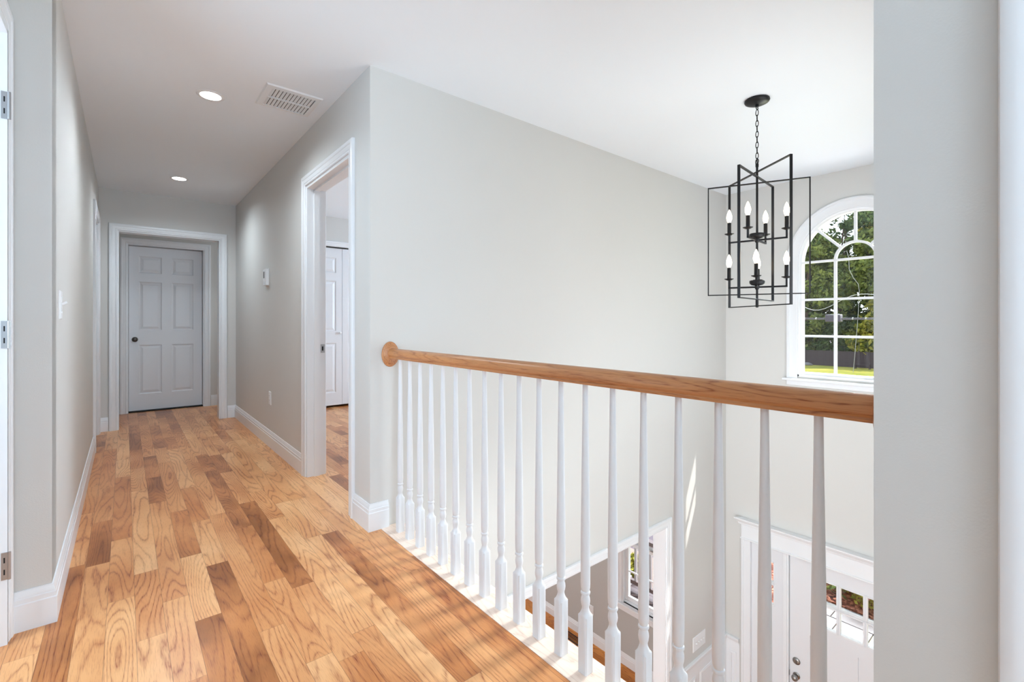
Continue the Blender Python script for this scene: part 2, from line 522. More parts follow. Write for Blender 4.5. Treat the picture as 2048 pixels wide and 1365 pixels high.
# outer shell of the unseen rooms
wall('wall_outer', [(-1.8 - T, -1.8, -2.6 - T, 8.2, -0.3, CZ), (XF, XO, -2.6, YS - T, -0.3, CZ), (-1.8, XF, 8.0, 8.2, 0, CZ), (-1.8, LX - T, 3.6, 3.7, 0, CZ)])
# rooms behind doors, only glimpsed
wall('wall_bedroom', [(XR + T, XF, 6.05, 6.05 + T, 2.07, CZ), (XR + T, 1.70, 6.05, 6.05 + T, 0, 2.07), (3.4, XF, 6.05, 6.05 + T, 0, 2.07), (1.7, 3.4, 6.45, 6.5, 0, 2.07)])
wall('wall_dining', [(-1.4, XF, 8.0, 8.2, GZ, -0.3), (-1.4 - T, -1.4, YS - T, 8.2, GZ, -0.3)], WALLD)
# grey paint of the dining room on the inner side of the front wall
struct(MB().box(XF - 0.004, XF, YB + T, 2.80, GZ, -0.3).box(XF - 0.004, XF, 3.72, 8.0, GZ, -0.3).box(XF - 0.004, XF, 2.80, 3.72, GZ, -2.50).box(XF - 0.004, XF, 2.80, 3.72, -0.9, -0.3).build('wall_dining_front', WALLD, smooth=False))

# ---- floors and ceilings ----------------------------------------
def slab(name, rects, z0, z1, m):
    b = MB()
    for r in rects: b.box(r[0], r[1], r[2], r[3], z0, z1)
    return struct(b.build(name, m, smooth=False))
slab('floor', [(LX - 1.5, 1.040, -2.6, YB), (LX - 1.5, XR + .02, YB, RD0), (LX - 1.5, XF, RD0, 8.2), (XR + T, XF, YB + T - .02, RD0), (1.04, XF, -2.6, YS - .06)], -0.02, 0.0, OAKF)
slab('ceiling_lower', [(-1.4, 1.158, YS - T, YB), (-1.4, XF, YB + T, 8.0)], -0.30, -0.021, CEIL)
slab('floor_entry', [(-1.5, XO, YS - T, 8.2)], GZ - 0.1, GZ, OAKG)
slab('ceiling', [(LX - 1.5, XO, -2.6, 8.2)], CZ, CZ + 0.08, CEIL)

# landing nosing: a board with a rounded edge
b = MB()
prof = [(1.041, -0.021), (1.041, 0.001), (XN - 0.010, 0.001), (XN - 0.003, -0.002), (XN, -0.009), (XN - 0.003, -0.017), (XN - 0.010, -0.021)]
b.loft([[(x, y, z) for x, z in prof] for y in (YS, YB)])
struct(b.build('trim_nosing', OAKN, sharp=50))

# ---- profiles ----------------------------------------------------
CAS = [(0, 0), (0, .009), (.004, .012), (.012, .012), (.015, .010), (.018, .0125), (.040, .0155), (.044, .0185), (.050, .0195), (.060, .0195), (.066, .017), (.068, .012), (.068, 0)]
BASE = [(0, 0), (0.015, 0), (0.015, .094), (.0125, .097), (.0125, .112), (.010, .1155), (.0095, .123), (.005, .132), (.004, .139), (0, .140)]

def casing(b, org, ud, nd, u0, u1, z0, z1, prof=CAS, sides=3, scale=1.0):
    """mitred casing round an opening; org point on the wall, ud along it, nd out of it"""
    org, ud, nd = Vector(org), Vector(ud), Vector(nd)
    up = Vector((0, 0, 1))
    def P(u, z, d): return org + ud * u + up * (z - org.z) + nd * d
    path = [(u0, z0, -1, 0), (u0, z1, -1, 1), (u1, z1, 1, 1), (u1, z0, 1, 0)]
    if sides == 4: path = [(u0, z0, -1, -1)] + path[1:3] + [(u1, z0, 1, -1)]
    rings = [[P(u + mu * a * scale, z + mz * a * scale, d) for a, d in prof] for u, z, mu, mz in path]
    b.loft(rings, closed_path=(sides == 4))
    return b

def base_run(b, pts, prof=BASE, z0=0.0, left=True):
    """skirting along a polyline; the room is on the left of the direction of travel (or right)"""
    P = [Vector((x, y)) for x, y in pts]
    sgn = 1 if left else -1
    dirs = [(P[i + 1] - P[i]).normalized() for i in range(len(P) - 1)]
    nr = [Vector((-d.y, d.x)) * sgn for d in dirs]
    rings = []
    for i, p in enumerate(P):
        if i == 0: mv = nr[0]
        elif i == len(P) - 1: mv = nr[-1]
        else:
            s_ = nr[i - 1] + nr[i]
            mv = s_ / s_.length_squared * 2 if s_.length > 1e-6 else nr[i]
        rings.append([(p.x + mv.x * d, p.y + mv.y * d, z0 + h) for d, h in prof])
    b.loft(rings)
    return b

# ---- baseboards --------------------------------------------------
CW = 0.068
struct(base_run(MB(), [(XR, RD1 + CW), (XR, YE), (EX1 + CW + .004, YE)]).build('baseboard_right', TRIM, sharp=25))
b = MB(); base_run(b, [(XR, RD0 - CW), (XR, YB), (XR + 0.100, YB)], left=False)
struct(b.build('baseboard_corner', TRIM, sharp=25))
b = MB(); base_run(b, [(XL, LD0 - CW), (XL, YC), (LX + 0.016, YC)], left=True)
struct(b.build('baseboard_left', TRIM, sharp=25))
b = MB(); base_run(b, [(EX0 - CW - .004, YE), (XL, YE), (XL, LD1 + CW)], left=True)
struct(b.build('baseboard_end', TRIM, sharp=25))
b = MB(); base_run(b, [(AX1, AYW), (FX1 + CW + .006, AYW)], left=True); base_run(b, [(FX0 - CW - .006, AYW), (AX0, AYW)], left=True)
struct(b.build('baseboard_alcove', TRIM, sharp=25))
GB = [(a, h * 1.03) for a, h in BASE]
b = MB(); base_run(b, [(XF - .004, YB + T), (XF - .004, 8.0)], prof=GB, z0=GZ, left=True)
struct(b.build('baseboard_dining', TRIM, sharp=25))
b = MB(); base_run(b, [(XF, 2.19), (XF, YB), (OX1 + .075, YB)], prof=GB, z0=GZ, left=True)
struct(b.build('baseboard_entry', TRIM, sharp=25))

# ---- casings and jambs ------------------------------------------
def jamb(b, x0, x1, y0, y1, z1, th=.018, along='y', z0=0.0):
    """three boards lining an opening; (x0..x1, y0..y1) is the hole"""
    if along == 'y':
        b.box(x0, x1, y0, y0 + th, z0, z1); b.box(x0, x1, y1 - th, y1, z0, z1); b.box(x0, x1, y0 + th, y1 - th, z1 - th, z1)
    else:
        b.box(x0, x0 + th, y0, y1, z0, z1); b.box(x1 - th, x1, y0, y1, z0, z1); b.box(x0 + th, x1 - th, y0, y1, z1 - th, z1)
    return b

# trim_1: bedroom doorway on the right hall wall (with its strike plate)
b = MB()
casing(b, (XR, 0, 0), (0, 1, 0), (-1, 0, 0), RD0, RD1, 0, DH + .02)
casing(b, (XR + T, 0, 0), (0, 1, 0), (1, 0, 0), RD0, RD1, 0, DH + .02)
jamb(b, XR - .001, XR + T + .001, RD0 - .002, RD1 + .002, DH + .022, th=.020)
for y0, y1 in ((RD0 + .018, RD0 + .029), (RD1 - .029, RD1 - .018)):
    b.box(XR + .045, XR + .082, y0, y1, 0, DH)
b.box(XR + .045, XR + .082, RD0 + .018, RD1 - .018, DH - .010, DH + .003)
t1 = struct(b.build('trim_1', TRIM, sharp=25))
sp_ = MB().box(XR + .092, XR + .120, RD1 - .0205, RD1 - .0188, .875, .935).build('strike_plate', NICKEL, t1, smooth=False)
sp_['label'] = 'satin metal strike plate'
MB().box(XR + .100, XR + .110, RD1 - .0215, RD1 - .0204, .890, .920).build('latch_hole', DARK, sp_, smooth=False)

# trim_2: wide cased opening at the end of the hall
b = MB()
casing(b, (0, YE, 0), (1, 0, 0), (0, -1, 0), EX0, EX1, 0, DH - .005)
jamb(b, EX0 - .001, EX1 + .001, YE - .001, YE + T + .001, DH - .004, th=.012, along='x')
casing(b, (0, YE + T, 0), (1, 0, 0), (0, 1, 0), EX0, EX1, 0, DH - .005)
struct(b.build('trim_2', TRIM, sharp=25))

# trim_3: casing of the six-panel door in the alcove
b = MB()
casing(b, (0, AYW, 0), (1, 0, 0), (0, -1, 0), FX0, FX1, 0, DH + .01)
jamb(b, FX0 - .001, FX1 + .001, AYW - .001, AYW + T + .001, DH + .011, th=.012, along='x')
struct(b.build('trim_3', TRIM, sharp=25))

# trim_4: doorway far along the left hall wall
b = MB()
casing(b, (XL, 0, 0), (0, 1, 0), (1, 0, 0), LD0, LD1, 0, DH + .02)
jamb(b, XL - T - .001, XL + .001, LD0 - .002, LD1 + .002, DH + .022)
struct(b.build('trim_4', TRIM, sharp=25))

# trim_5: doorway beside the camera on the left, three empty hinge leaves on its jamb
b = MB()
NY = 2.305
casing(b, (LX, 0, 0), (0, 1, 0), (1, 0, 0), 1.52, NY, 0, DH + .055)
b.box(LX - T, LX + .012, NY, NY + .018, 0, DH + .05)
b.box(LX - T, LX + .002, 1.502, 1.52, 0, DH + .05)
b.box(LX - T, LX + .012, 1.52, NY, DH + .035, DH + .054)
b.box(LX - .10, LX - .055, NY - .011, NY, 0, DH + .035)
t5 = struct(b.build('trim_5', TRIM, sharp=25))
for zc in (1.825, 1.05, 0.268):
    h = MB().box(LX - .003, LX + .0125, NY - .0022, NY + .0002, zc - .046, zc + .046)
    h.tube([(LX + .0165, NY - .003, zc - .046), (LX + .0165, NY - .003, zc + .046)], .0045, 10)
    ho = h.build('hinge', NICKEL, t5, sharp=40)
    ho['label'] = 'satin metal butt hinge'
    for dz_ in (-.020, .020):
        MB().box(LX + .003, LX + .0065, NY - .0028, NY - .0021, zc + dz_ - .009, zc + dz_ + .009).build('screw_slot', DARK, ho, smooth=False)

# trim_6: doorway at the far right edge of the view, near the camera
b = MB()
casing(b, (XR, 0, 0), (0, 1, 0), (-1, 0, 0), -0.84, -0.005, 0, DH + .02, scale=1.12)
jamb(b, XR - .001, XR + T + .001, -0.842, -0.003, DH + .022)
struct(b.build('trim_6', TRIM, sharp=25))

# trim_7: wide cased opening downstairs into the dining room
b = MB()
casing(b, (0, YB, 0), (1, 0, 0), (0, -1, 0), OX0, OX1, GZ, OZ, scale=1.1)
jamb(b, OX0 - .001, OX1 + .001, YB - .001, YB + T + .001, OZ + .001, th=.012, along='x', z0=GZ)
casing(b, (0, YB + T, 0), (1, 0, 0), (0, 1, 0), OX0, OX1, GZ, OZ, scale=1.1)
struct(b.build('trim_7', TRIM, sharp=25))

# ---- six-panel doors --------------------------------------------
def panel_door(b, x0, w, y, z0, h, panels, t=.035, flip=1, axis='x'):
    """slab in the plane y; panels as (u0,u1,z0,z1) with moulded, raised fields on both faces"""
    us = sorted({0.0, w} | {p[0] for p in panels} | {p[1] for p in panels})
    zs = sorted({0.0, h} | {p[2] for p in panels} | {p[3] for p in panels})
    def P(u, d, z):
        return (x0 + u, y + d, z0 + z) if axis == 'x' else (y + d, x0 + u, z0 + z)
    for i in range(len(us) - 1):
        for j in range(len(zs) - 1):
            u0, u1, a0, a1 = us[i], us[i + 1], zs[j], zs[j + 1]
            um, zm = (u0 + u1) / 2, (a0 + a1) / 2
            inside = any(p[0] - 1e-6 < um < p[1] + 1e-6 and p[2] - 1e-6 < zm < p[3] + 1e-6 for p in panels)
            if inside: continue
            for d in (0, t):
                b.add([P(u0, d, a0), P(u1, d, a0), P(u1, d, a1), P(u0, d, a1)], [(0, 1, 2, 3)])
    for (p0, p1) in (((0, 0), (w, 0)), ((w, 0), (w, h)), ((w, h), (0, h)), ((0, h), (0, 0))):
        b.add([P(p0[0], 0, p0[1]), P(p1[0], 0, p1[1]), P(p1[0], t, p1[1]), P(p0[0], t, p0[1])], [(0, 1, 2, 3)])
    for (u0, u1, a0, a1) in panels:
        for side in (0, 1):
            rings = []
            for ins, dep in ((0, 0), (.006, .0035), (.012, .009), (.020, .009), (.044, .0025)):
                d = dep if side == 0 else t - dep
                rings.append([P(u0 + ins, d, a0 + ins), P(u1 - ins, d, a0 + ins), P(u1 - ins, d, a1 - ins), P(u0 + ins, d, a1 - ins)])
            n = len(b.v)
            b.loft(rings, cap=False)
            b.add(rings[-1], [(0, 1, 2, 3)])
    return b

def weld(o, dist=1e-5):
    bm = bmesh.new(); bm.from_mesh(o.data)
    bmesh.ops.remove_doubles(bm, verts=bm.verts, dist=dist)
    bmesh.ops.recalc_face_normals(bm, faces=bm.faces)
    bm.to_mesh(o.data); bm.free()
    o.data.polygons.foreach_set('use_smooth', [False] * len(o.data.polygons))
    return o

def six(w):
    s_, mu = w * .125, w * .13
    c = (w - 2 * s_ - mu) / 2
    cols = [(s_, s_ + c), (s_ + c + mu, w - s_)]
    rows = [(.20, .805), (.985, 1.585), (1.69, 1.90)]
    return [(a, b_, z, z2) for a, b_ in cols for z, z2 in rows]

def knob(b, c, axis, r=.027, out=-1, n=20):
    """round knob on a rose, standing out along the axis"""
    pr = [(.031, 0), (.031, .004), (.026, .008), (.012, .010), (.011, .030), (.018, .034), (r, .042), (r * 1.02, .052), (r * .85, .062), (r * .45, .067), (.002, .068)]
    return b.lathe([(a, h * out) for a, h in pr], c, axis, n)

dw = FX1 - FX0 - .030
b = panel_door(MB(), FX0 + .015, dw, AYW + .090, .012, DH - .02, six(dw))
d1 = struct(weld(b.build('door_1', DOORP)))
k = knob(MB(), (FX0 + .015 + .058, AYW + .090, .885), 'y').build('door_knob', PEWTER, d1, sharp=50)
k['label'] = 'dark metal round knob'
struct(MB().box(FX0, FX1, AYW + .02, AYW + .16, 0, .010).build('trim_threshold', DARK, smooth=False))

# bedroom closet doors, seen through the doorway on the right
for i, x0 in enumerate((1.80, 2.553)):
    w = .75
    hw = (w - .004) / 2
    b = MB()
    for j in (0, 1):
        panel_door(b, x0 + j * (hw + .004), hw, 6.085, .03, 2.02, [(.075, hw - .075, .16, .80), (.075, hw - .075, .95, 1.60), (.075, hw - .075, 1.70, 1.90)])
    d = struct(weld(b.build('door_%d' % (i + 2), DOORP)))
    MB().lathe([(.006, 0), (.006, -.012), (.013, -.018), (.016, -.026), (.010, -.032), (.002, -.033)], (x0 + hw - .03, 6.085, .96), 'y', 14).build('door_knob', PLASTIC, d, sharp=50)
b = MB()
casing(b, (0, 6.05, 0), (1, 0, 0), (0, -1, 0), 1.745, 3.36, 0, 2.065)
struct(b.build('trim_8', TRIM, sharp=25))

# ------------------------------------------------------------------ arched window
RG = 0.414
def arch_ring(R, d, z0, n=40, yc=AY, zc=ASP):
    pts = [(yc + R, z0)] + [(yc + R * math.cos(PI * i / n), zc + R * math.sin(PI * i / n)) for i in range(n + 1)] + [(yc - R, z0)]
    return pts
def arch_sweep(b, prof, z0, zc=ASP, n=40, yc=AY, Rb=RG):
    """prof: (offset outward from radius Rb, x position)"""
    path = [(Rb, 0, z0)]
    rings = [[(x, yc + Rb + a, z0) for a, x in prof]]
    for i in range(n + 1):
        an = PI * i / n
        rings.append([(x, yc + (Rb + a) * math.cos(an), zc + (Rb + a) * math.sin(an)) for a, x in prof])
    rings.append([(x, yc - Rb - a, z0) for a, x in prof])
    b.loft(rings)
    return b

w1 = thing('window_1', (XF, AY, AZ0))
struct(w1, 'white arched window with sunburst top over the entry door, trees behind', 'window')
b = MB()
Z0 = .585
arch_sweep(b, [(.030, XF), (.030, XF - .010), (.036, XF - .014), (.050, XF - .014), (.056, XF - .018), (.090, XF - .022), (.098, XF - .030), (.112, XF - .030), (.120, XF - .022), (.120, XF)], Z0 - .02)
b.build('casing', TRIM, w1, sharp=35)
b = MB()
arch_sweep(b, [(.0, XF + .055), (.0, XF + .02), (.012, XF + .012), (.018, XF - .002), (.041, XF - .002), (.041, XF + .12), (.008, XF + .12), (.008, XF + .08)], Z0)
b.box(XF - .002, XF + .12, AY - RG - .04, AY + RG + .04, Z0 - .001, Z0 + .018)
b.box(XF + .02, XF + .08, AY - RG - .02, AY + RG + .02, Z0 + .015, .625)
b.build('window_frame', TRIM, w1, sharp=35)
b = MB().box(XF - .050, XF + .02, AY - RG - .150, AY + RG + .150, Z0 - .040, Z0 - .018)
b.box(XF - .020, XF, AY - RG - .120, AY + RG + .120, Z0 - .085, Z0 - .040)
b.build('window_sill', TRIM, w1, bevel=.004)
# bars
b = MB()
mw, x0m, x1m = .020, XF + .030, XF + .062
vy = .150
for s_ in (-1, 1):
    yy = AY + s_ * vy
    b.box(x0m, x1m, yy - mw / 2, yy + mw / 2, .62, ASP + .002)
for zz in (.965, 1.305, ASP):
    b.box(x0m + .001, x1m - .001, AY - RG, AY + RG, zz - mw / 2, zz + mw / 2)
prof = [(vy - mw / 2, x0m), (vy - mw / 2, x1m), (vy + mw / 2, x1m), (vy + mw / 2, x0m)]
rings = [[(x, AY + a * math.cos(PI * i / 24), ASP + a * math.sin(PI * i / 24)) for a, x in prof] for i in range(25)]
b.loft(rings)
for an in (PI / 4, PI / 2, 3 * PI / 4):
    c_, s_ = math.cos(an), math.sin(an)
    b.bar(((x0m + x1m) / 2, AY + vy * c_, ASP + vy * s_), ((x0m + x1m) / 2, AY + (RG + .01) * c_, ASP + (RG + .01) * s_), .030, mw, (1, 0, 0))
b.build('muntin_bars', TRIM, w1, sharp=35)
b = MB()
pts = arch_ring(RG + .006, 0, .62)
b.add([(XF + .048, y, z) for y, z in pts] + [(XF + .051, y, z) for y, z in pts], [tuple(range(len(pts))), tuple(reversed(range(len(pts), 2 * len(pts))))])
b.build('glass_pane', GLASS, w1, smooth=False)

# ------------------------------------------------------------------ entry door with sidelights
DY0, DY1 = 0.755, 1.745
DT = -1.118
def frame_panel(b, x, y0, y1, z0, z1, holes, t=.045):
    """a board in plane x with rectangular holes"""
    ys = sorted({y0, y1} | {h[0] for h in holes} | {h[1] for h in holes})
    zs = sorted({z0, z1} | {h[2] for h in holes} | {h[3] for h in holes})
    for i in range(len(ys) - 1):
        for j in range(len(zs) - 1):
            ym, zm = (ys[i] + ys[i + 1]) / 2, (zs[j] + zs[j + 1]) / 2
            if any(h[0] < ym < h[1] and h[2] < zm < h[3] for h in holes): continue
            b.box(x, x + t, ys[i], ys[i + 1], zs[j], zs[j + 1])
    return b

d4 = thing('door_4', (XF + .02, (DY0 + DY1) / 2, GZ))
struct(d4, 'white front door with six small glass panes and two tall panels', 'door')
xs = XF + .020
GY0, GY1, GZ0, GZ1 = .965, 1.535, -1.700, -1.268
cw = (GY1 - GY0 - 2 * .020) / 3
holes = []
for c in range(3):
    ya = GY0 + c * (cw + .020)
    for r_ in range(2):
        za = GZ0 + r_ * ((GZ1 - GZ0 - .020) / 2 + .020)
        holes.append((ya, ya + cw, za, za + (GZ1 - GZ0 - .020) / 2))
pan = [(.925, 1.205, -3.00, -1.825), (1.295, 1.575, -3.00, -1.825)]
b = frame_panel(MB(), xs, DY0, DY1, GZ + .015, DT, holes + pan)
for p in pan: b.box(xs + .012, xs + .035, p[0] - .001, p[1] + .001, p[2] - .001, p[3] + .001)
b.build('door_slab', DOORP, d4, smooth=False)
b = MB()
for h in holes:
    for q in ((h[0] - .008, h[0] + .006, h[2] - .008, h[3] + .008), (h[1] - .006, h[1] + .008, h[2] - .008, h[3] + .008),
              (h[0], h[1], h[2] - .008, h[2] + .006), (h[0], h[1], h[3] - .006, h[3] + .008)):
        b.box(xs - .006, xs + .02, *q)
b.build('glazing_bead', TRIM, d4, bevel=.002)
for h in holes:
    MB().box(xs + .022, xs + .026, h[0], h[1], h[2], h[3]).build('glass_pane', GLASS, d4, smooth=False)
b = MB().lathe([(.033, 0), (.033, -.006), (.027, -.012), (.016, -.014), (.002, -.014)], (xs, 1.687, -2.123), 'x', 24)
b.box(xs - .030, xs - .012, 1.684, 1.690, -2.138, -2.108)
o = b.build('deadbolt', STEEL, d4, sharp=40); o['label'] = 'steel deadbolt thumbturn'
o = knob(MB(), (xs, 1.687, -2.262), 'x', r=.028).build('door_knob', STEEL, d4, sharp=50); o['label'] = 'steel round knob'
o = MB().box(xs - .002, xs + .010, DY1 + .0005, DY1 + .004, -2.29, -2.24).build('latch_plate', PEWTER, d4, smooth=False)

def sidelight(n, y0, y1, label):
    w = thing('window_%d' % n, (XF + .02, (y0 + y1) / 2, GZ))
    struct(w, label, 'window')
    g0, g1 = (y0 + .085, y1 - .085) 
    hs = [(g0, g1, -1.690, -1.490), (g0, g1, -1.470, -1.268)]
    p = (g0 - .02, g1 + .02, -3.0, -1.845)
    b = frame_panel(MB(), xs, y0, y1, GZ + .002, DT, hs + [p])
    b.box(xs + .012, xs + .035, p[0] - .001, p[1] + .001, p[2] - .001, p[3] + .001)
    b.build('side_panel', DOORP, w, smooth=False)
    bb = MB()
    for h in hs:
        for q in ((h[0] - .008, h[0] + .006, h[2] - .008, h[3] + .008), (h[1] - .006, h[1] + .008, h[2] - .008, h[3] + .008),
                  (h[0], h[1], h[2] - .008, h[2] + .006), (h[0], h[1], h[3] - .006, h[3] + .008)):
            bb.box(xs - .006, xs + .02, *q)
    bb.build('glazing_bead', TRIM, w, bevel=.002)
    for h in hs:
        MB().box(xs + .022, xs + .026, h[0], h[1], h[2], h[3]).build('glass_pane', GLASS, w, smooth=False)
sidelight(2, 1.800, 2.100, 'narrow two pane sidelight left of the front door')
sidelight(3, .400, .700, 'narrow two pane sidelight hidden right of the front door')
# entry trim: posts, casing, frieze, crown
b = MB()
for y0, y1 in ((1.749, 1.800), (.700, .751)):
    b.box(XF - .004, XO, y0, y1, GZ, DT)
    b.box(XF - .012, XF, y0 + .012, y1 - .012, GZ, DT)
for y0, y1 in ((2.098, 2.187), (.313, .402)):
    b.box(XF - .018, XF + .03, y0, y1, GZ, DT)
    b.box(XF - .024, XF, (y1 - .022) if y0 > 1 else y0, y1 if y0 > 1 else y0 + .022, GZ, DT)
    b.box(XF + .03, XO, y0 + (.0 if y0 > 1 else .06), y1 - (.06 if y0 > 1 else 0), GZ, DT)
b.box(XF - .022, XO, .313, 2.187, DT, -.975)
b.box(XF - .030, XF, .305, 2.195, DT - .004, DT + .012)
struct(b.build('trim_entry', TRIM, bevel=.003))
b = MB()
cp = [(0, -.975), (.024, -.975), (.028, -.965), (.030, -.955), (.040, -.945), (.052, -.930), (.058, -.922), (.058, -.912), (.062, -.908), (0, -.906)]
ring = lambda y, s_: [(XF - d, y + s_ * d, z) for d, z in cp]
b.loft([ring(.313, -1), ring(2.187, 1)])
struct(b.build('trim_crown', TRIM, sharp=25))

# wainscot below the chair rail
def wains(b, org, ud, nd, u0, u1, frames):
    org, ud, nd = Vector(org), Vector(ud), Vector(nd)
    cr = [(0, -2.245), (.008, -2.245), (.010, -2.225), (.016, -2.215), (.022, -2.205), (.026, -2.190), (.026, -2.180), (.020, -2.176), (0, -2.175)]
    b.loft([[org + ud * u + nd * d + Vector((0, 0, z)) for d, z in cr] for u in (u0, u1)])
    b.loft([[org + ud * u + nd * d + Vector((0, 0, z)) for d, z in ((0, GZ + .1), (.003, GZ + .1), (.003, -2.24), (0, -2.24))] for u in (u0, u1)])
    PF = [(0, .003), (.002, .012), (.010, .014), (.016, .010), (.024, .008), (.026, .003)]
    for f0, f1 in frames:
        o2 = Vector((org.x, org.y, 0))
        casing(b, o2, ud, nd, f0 + .026, f1 - .026, GZ + .24, -2.36, prof=PF, sides=4)
    return b
b = wains(MB(), (0, YB, 0), (1, 0, 0), (0, -1, 0), OX1 + .075, XF, [(OX1 + .16, 4.26), (4.34, XF - .08)])
struct(b.build('trim_wainscot', TRIM, sharp=25))
b = wains(MB(), (XF, 0, 0), (0, 1, 0), (-1, 0, 0), 2.212, YB, [(2.245, YB - .04)])
struct(b.build('trim_wainscot_front', TRIM, sharp=25))

# ------------------------------------------------------------------ dining room window (double hung)
w4 = thing('window_4', (XF, 3.26, -2.47))
struct(w4, 'white double hung window of the dining room seen through the opening downstairs', 'window')
WY0, WY1, WZ0, WZ1 = 2.83, 3.69, -2.47, -.95
b = MB()
casing(b, (XF - .004, 0, 0), (0, 1, 0), (-1, 0, 0), WY0, WY1, WZ0, WZ1)
b.build('casing', TRIM, w4, sharp=25)
b = MB().box(XF - .055, XF + .03, WY0 - .09, WY1 + .09, WZ0 - .025, WZ0)
b.box(XF - .020, XF - .004, WY0 - .068, WY1 + .068, WZ0 - .10, WZ0 - .025)
b.build('window_sill', TRIM, w4, bevel=.004)
b = MB()
jamb(b, XF - .004, XF + .14, WY0 - .001, WY1 + .001, WZ1 + .001, th=.022, z0=WZ0)
b.box(XF + .02, XF + .14, WY0, WY1, WZ0 - .001, WZ0 + .03)
b.build('window_frame', TRIM, w4, bevel=.002)
mz = -1.715
def sash(name, x, y0, y1, z0, z1):
    s0 = MB()
    st, th = .045, .035
    s0.box(x, x + th, y0, y0 + st, z0, z1); s0.box(x, x + th, y1 - st, y1, z0, z1)
    s0.box(x, x + th, y0 + st, y1 - st, z0, z0 + st + .01); s0.box(x, x + th, y0 + st, y1 - st, z1 - st, z1)
    zm = (z0 + z1) / 2
    s0.box(x + .008, x + th - .008, y0 + st, y1 - st, zm - .009, zm + .009)
    o = s0.build(name, TRIM, w4, bevel=.002)
    MB().box(x + .015, x + .019, y0 + st, y1 - st, z0 + st, z1 - st).build('glass_pane', GLASS, o, smooth=False)
    return o
sash('lower_sash', XF + .035, WY0 + .022, WY1 - .022, WZ0 + .03, mz + .02)
sash('upper_sash', XF + .075, WY0 + .022, WY1 - .022, mz - .03, WZ1 - .02)
MB().box(XF + .028, XF + .055, 3.22, 3.30, mz + .02, mz + .034).build('sash_lock', NICKEL, w4, bevel=.003)

# ------------------------------------------------------------------ balustrade
BX = 1.108
bal = thing('balustrade', (BX, (YS + YB) / 2, 0.0), 'oak handrail on nineteen white turned balusters along the edge of the landing', 'railing')
# handrail profile (x, z), moulded
RZ = .899
hp = [(-.019, 0), (-.0235, .001), (-.0245, .006), (-.0222, .010), (-.0235, .014), (-.0285, .018), (-.0300, .026), (-.0285, .036), (-.024, .045), (-.015, .051), (0, .053)]
prof = hp + [(-x, z) for x, z in reversed(hp[:-1])]
b = MB()
b.loft([[(BX + x, y, RZ + z) for x, z in prof] for y in (YS + .018, YB - .018)])
ho = b.build('handrail', OAKR, bal, sharp=35); ho['label'] = 'clear finished oak handrail'
for y, s_ in ((YB, -1), (YS, 1)):
    pr_ = [(.066, 0), (.068, .004), (.066, .009), (.059, .012), (.056, .012), (.053, .016), (.046, .019), (.001, .019)]
    o = MB().lathe([(a, s_ * h) for a, h in pr_], (0, y, RZ + .022), 'y', 40)
    o.v = [(BX - .010 + p[0] * .72, p[1], p[2]) for p in o.v]
    o = o.build('rosette', OAKR, bal, sharp=35)
    o['label'] = 'oval oak rosette'

def baluster_mesh(b, x, y):
    n = 24
    hs = .0180
    ZB = .178
    top = RZ + .001
    def sq(z, h, rad):
        """ring of n points: superellipse between square (rad=0) and circle"""
        pts = []
        for k in range(n):
            a = 2 * PI * (k + .5) / n
            c_, s_ = math.cos(a), math.sin(a)
            q = h / max(abs(c_), abs(s_))
            r = q * (1 - rad) + h * rad
            pts.append((x + r * c_, y + r * s_, z))
        return pts
    rings = [sq(.0, hs, 0), sq(ZB, hs, 0)]
    # block shoulder: corners sweep down (lamb's tongue)
    sh = []
    for k in range(n):
        a = 2 * PI * (k + .5) / n
        c_, s_ = math.cos(a), math.sin(a)
        q = 1 / max(abs(c_), abs(s_))
        e = (q - 1) / (math.sqrt(2) - 1)
        sh.append(e)
    rings[1] = [(p[0], p[1], ZB - .003 + .003 * e) for p, e in zip(rings[1], sh)]
    rings.append([(x + (.0158 + .0018 * e) * math.cos(2 * PI * (k + .5) / n), y + (.0158 + .0018 * e) * math.sin(2 * PI * (k + .5) / n), ZB + .005) for k, e in enumerate(sh)])
    rings.append([(x + (.0128 + .0004 * e) * math.cos(2 * PI * (k + .5) / n), y + (.0128 + .0004 * e) * math.sin(2 * PI * (k + .5) / n), ZB + .013) for k, e in enumerate(sh)])
    for r, z in ((.0112, .198), (.0110, .203), (.0134, .212), (.0146, .221), (.0138, .230), (.0116, .238), (.0112, .2415), (.0142, .2435), (.0153, .2475), (.0142, .2515),
                 (.0118, .253), (.0130, .257), (.0141, .263), (.0147, .275), (.0148, .36), (.0143, .46), (.0127, .58), (.0108, .71), (.0093, .82), (.0086, top)):
        rings.append([(x + r * math.cos(2 * PI * (k + .5) / n), y + r * math.sin(2 * PI * (k + .5) / n), z) for k in range(n)])
    b.loft(rings)
    return b
BALP = mat('baluster_paint', srgb(222, 223, 226), 0.35, spec=0.5, vary=0.008, vscale=5)
BY0, BDY = 2.251, .1062
b = MB(); baluster_mesh(b, BX, BY0)
b0 = b.build('baluster', BALP, bal, sharp=38)
for i in range(1, 19):
    c = b0.copy(); COL.objects.link(c); c.parent = bal
    c.location = b0.location + Vector((0, -BDY * i, 0))

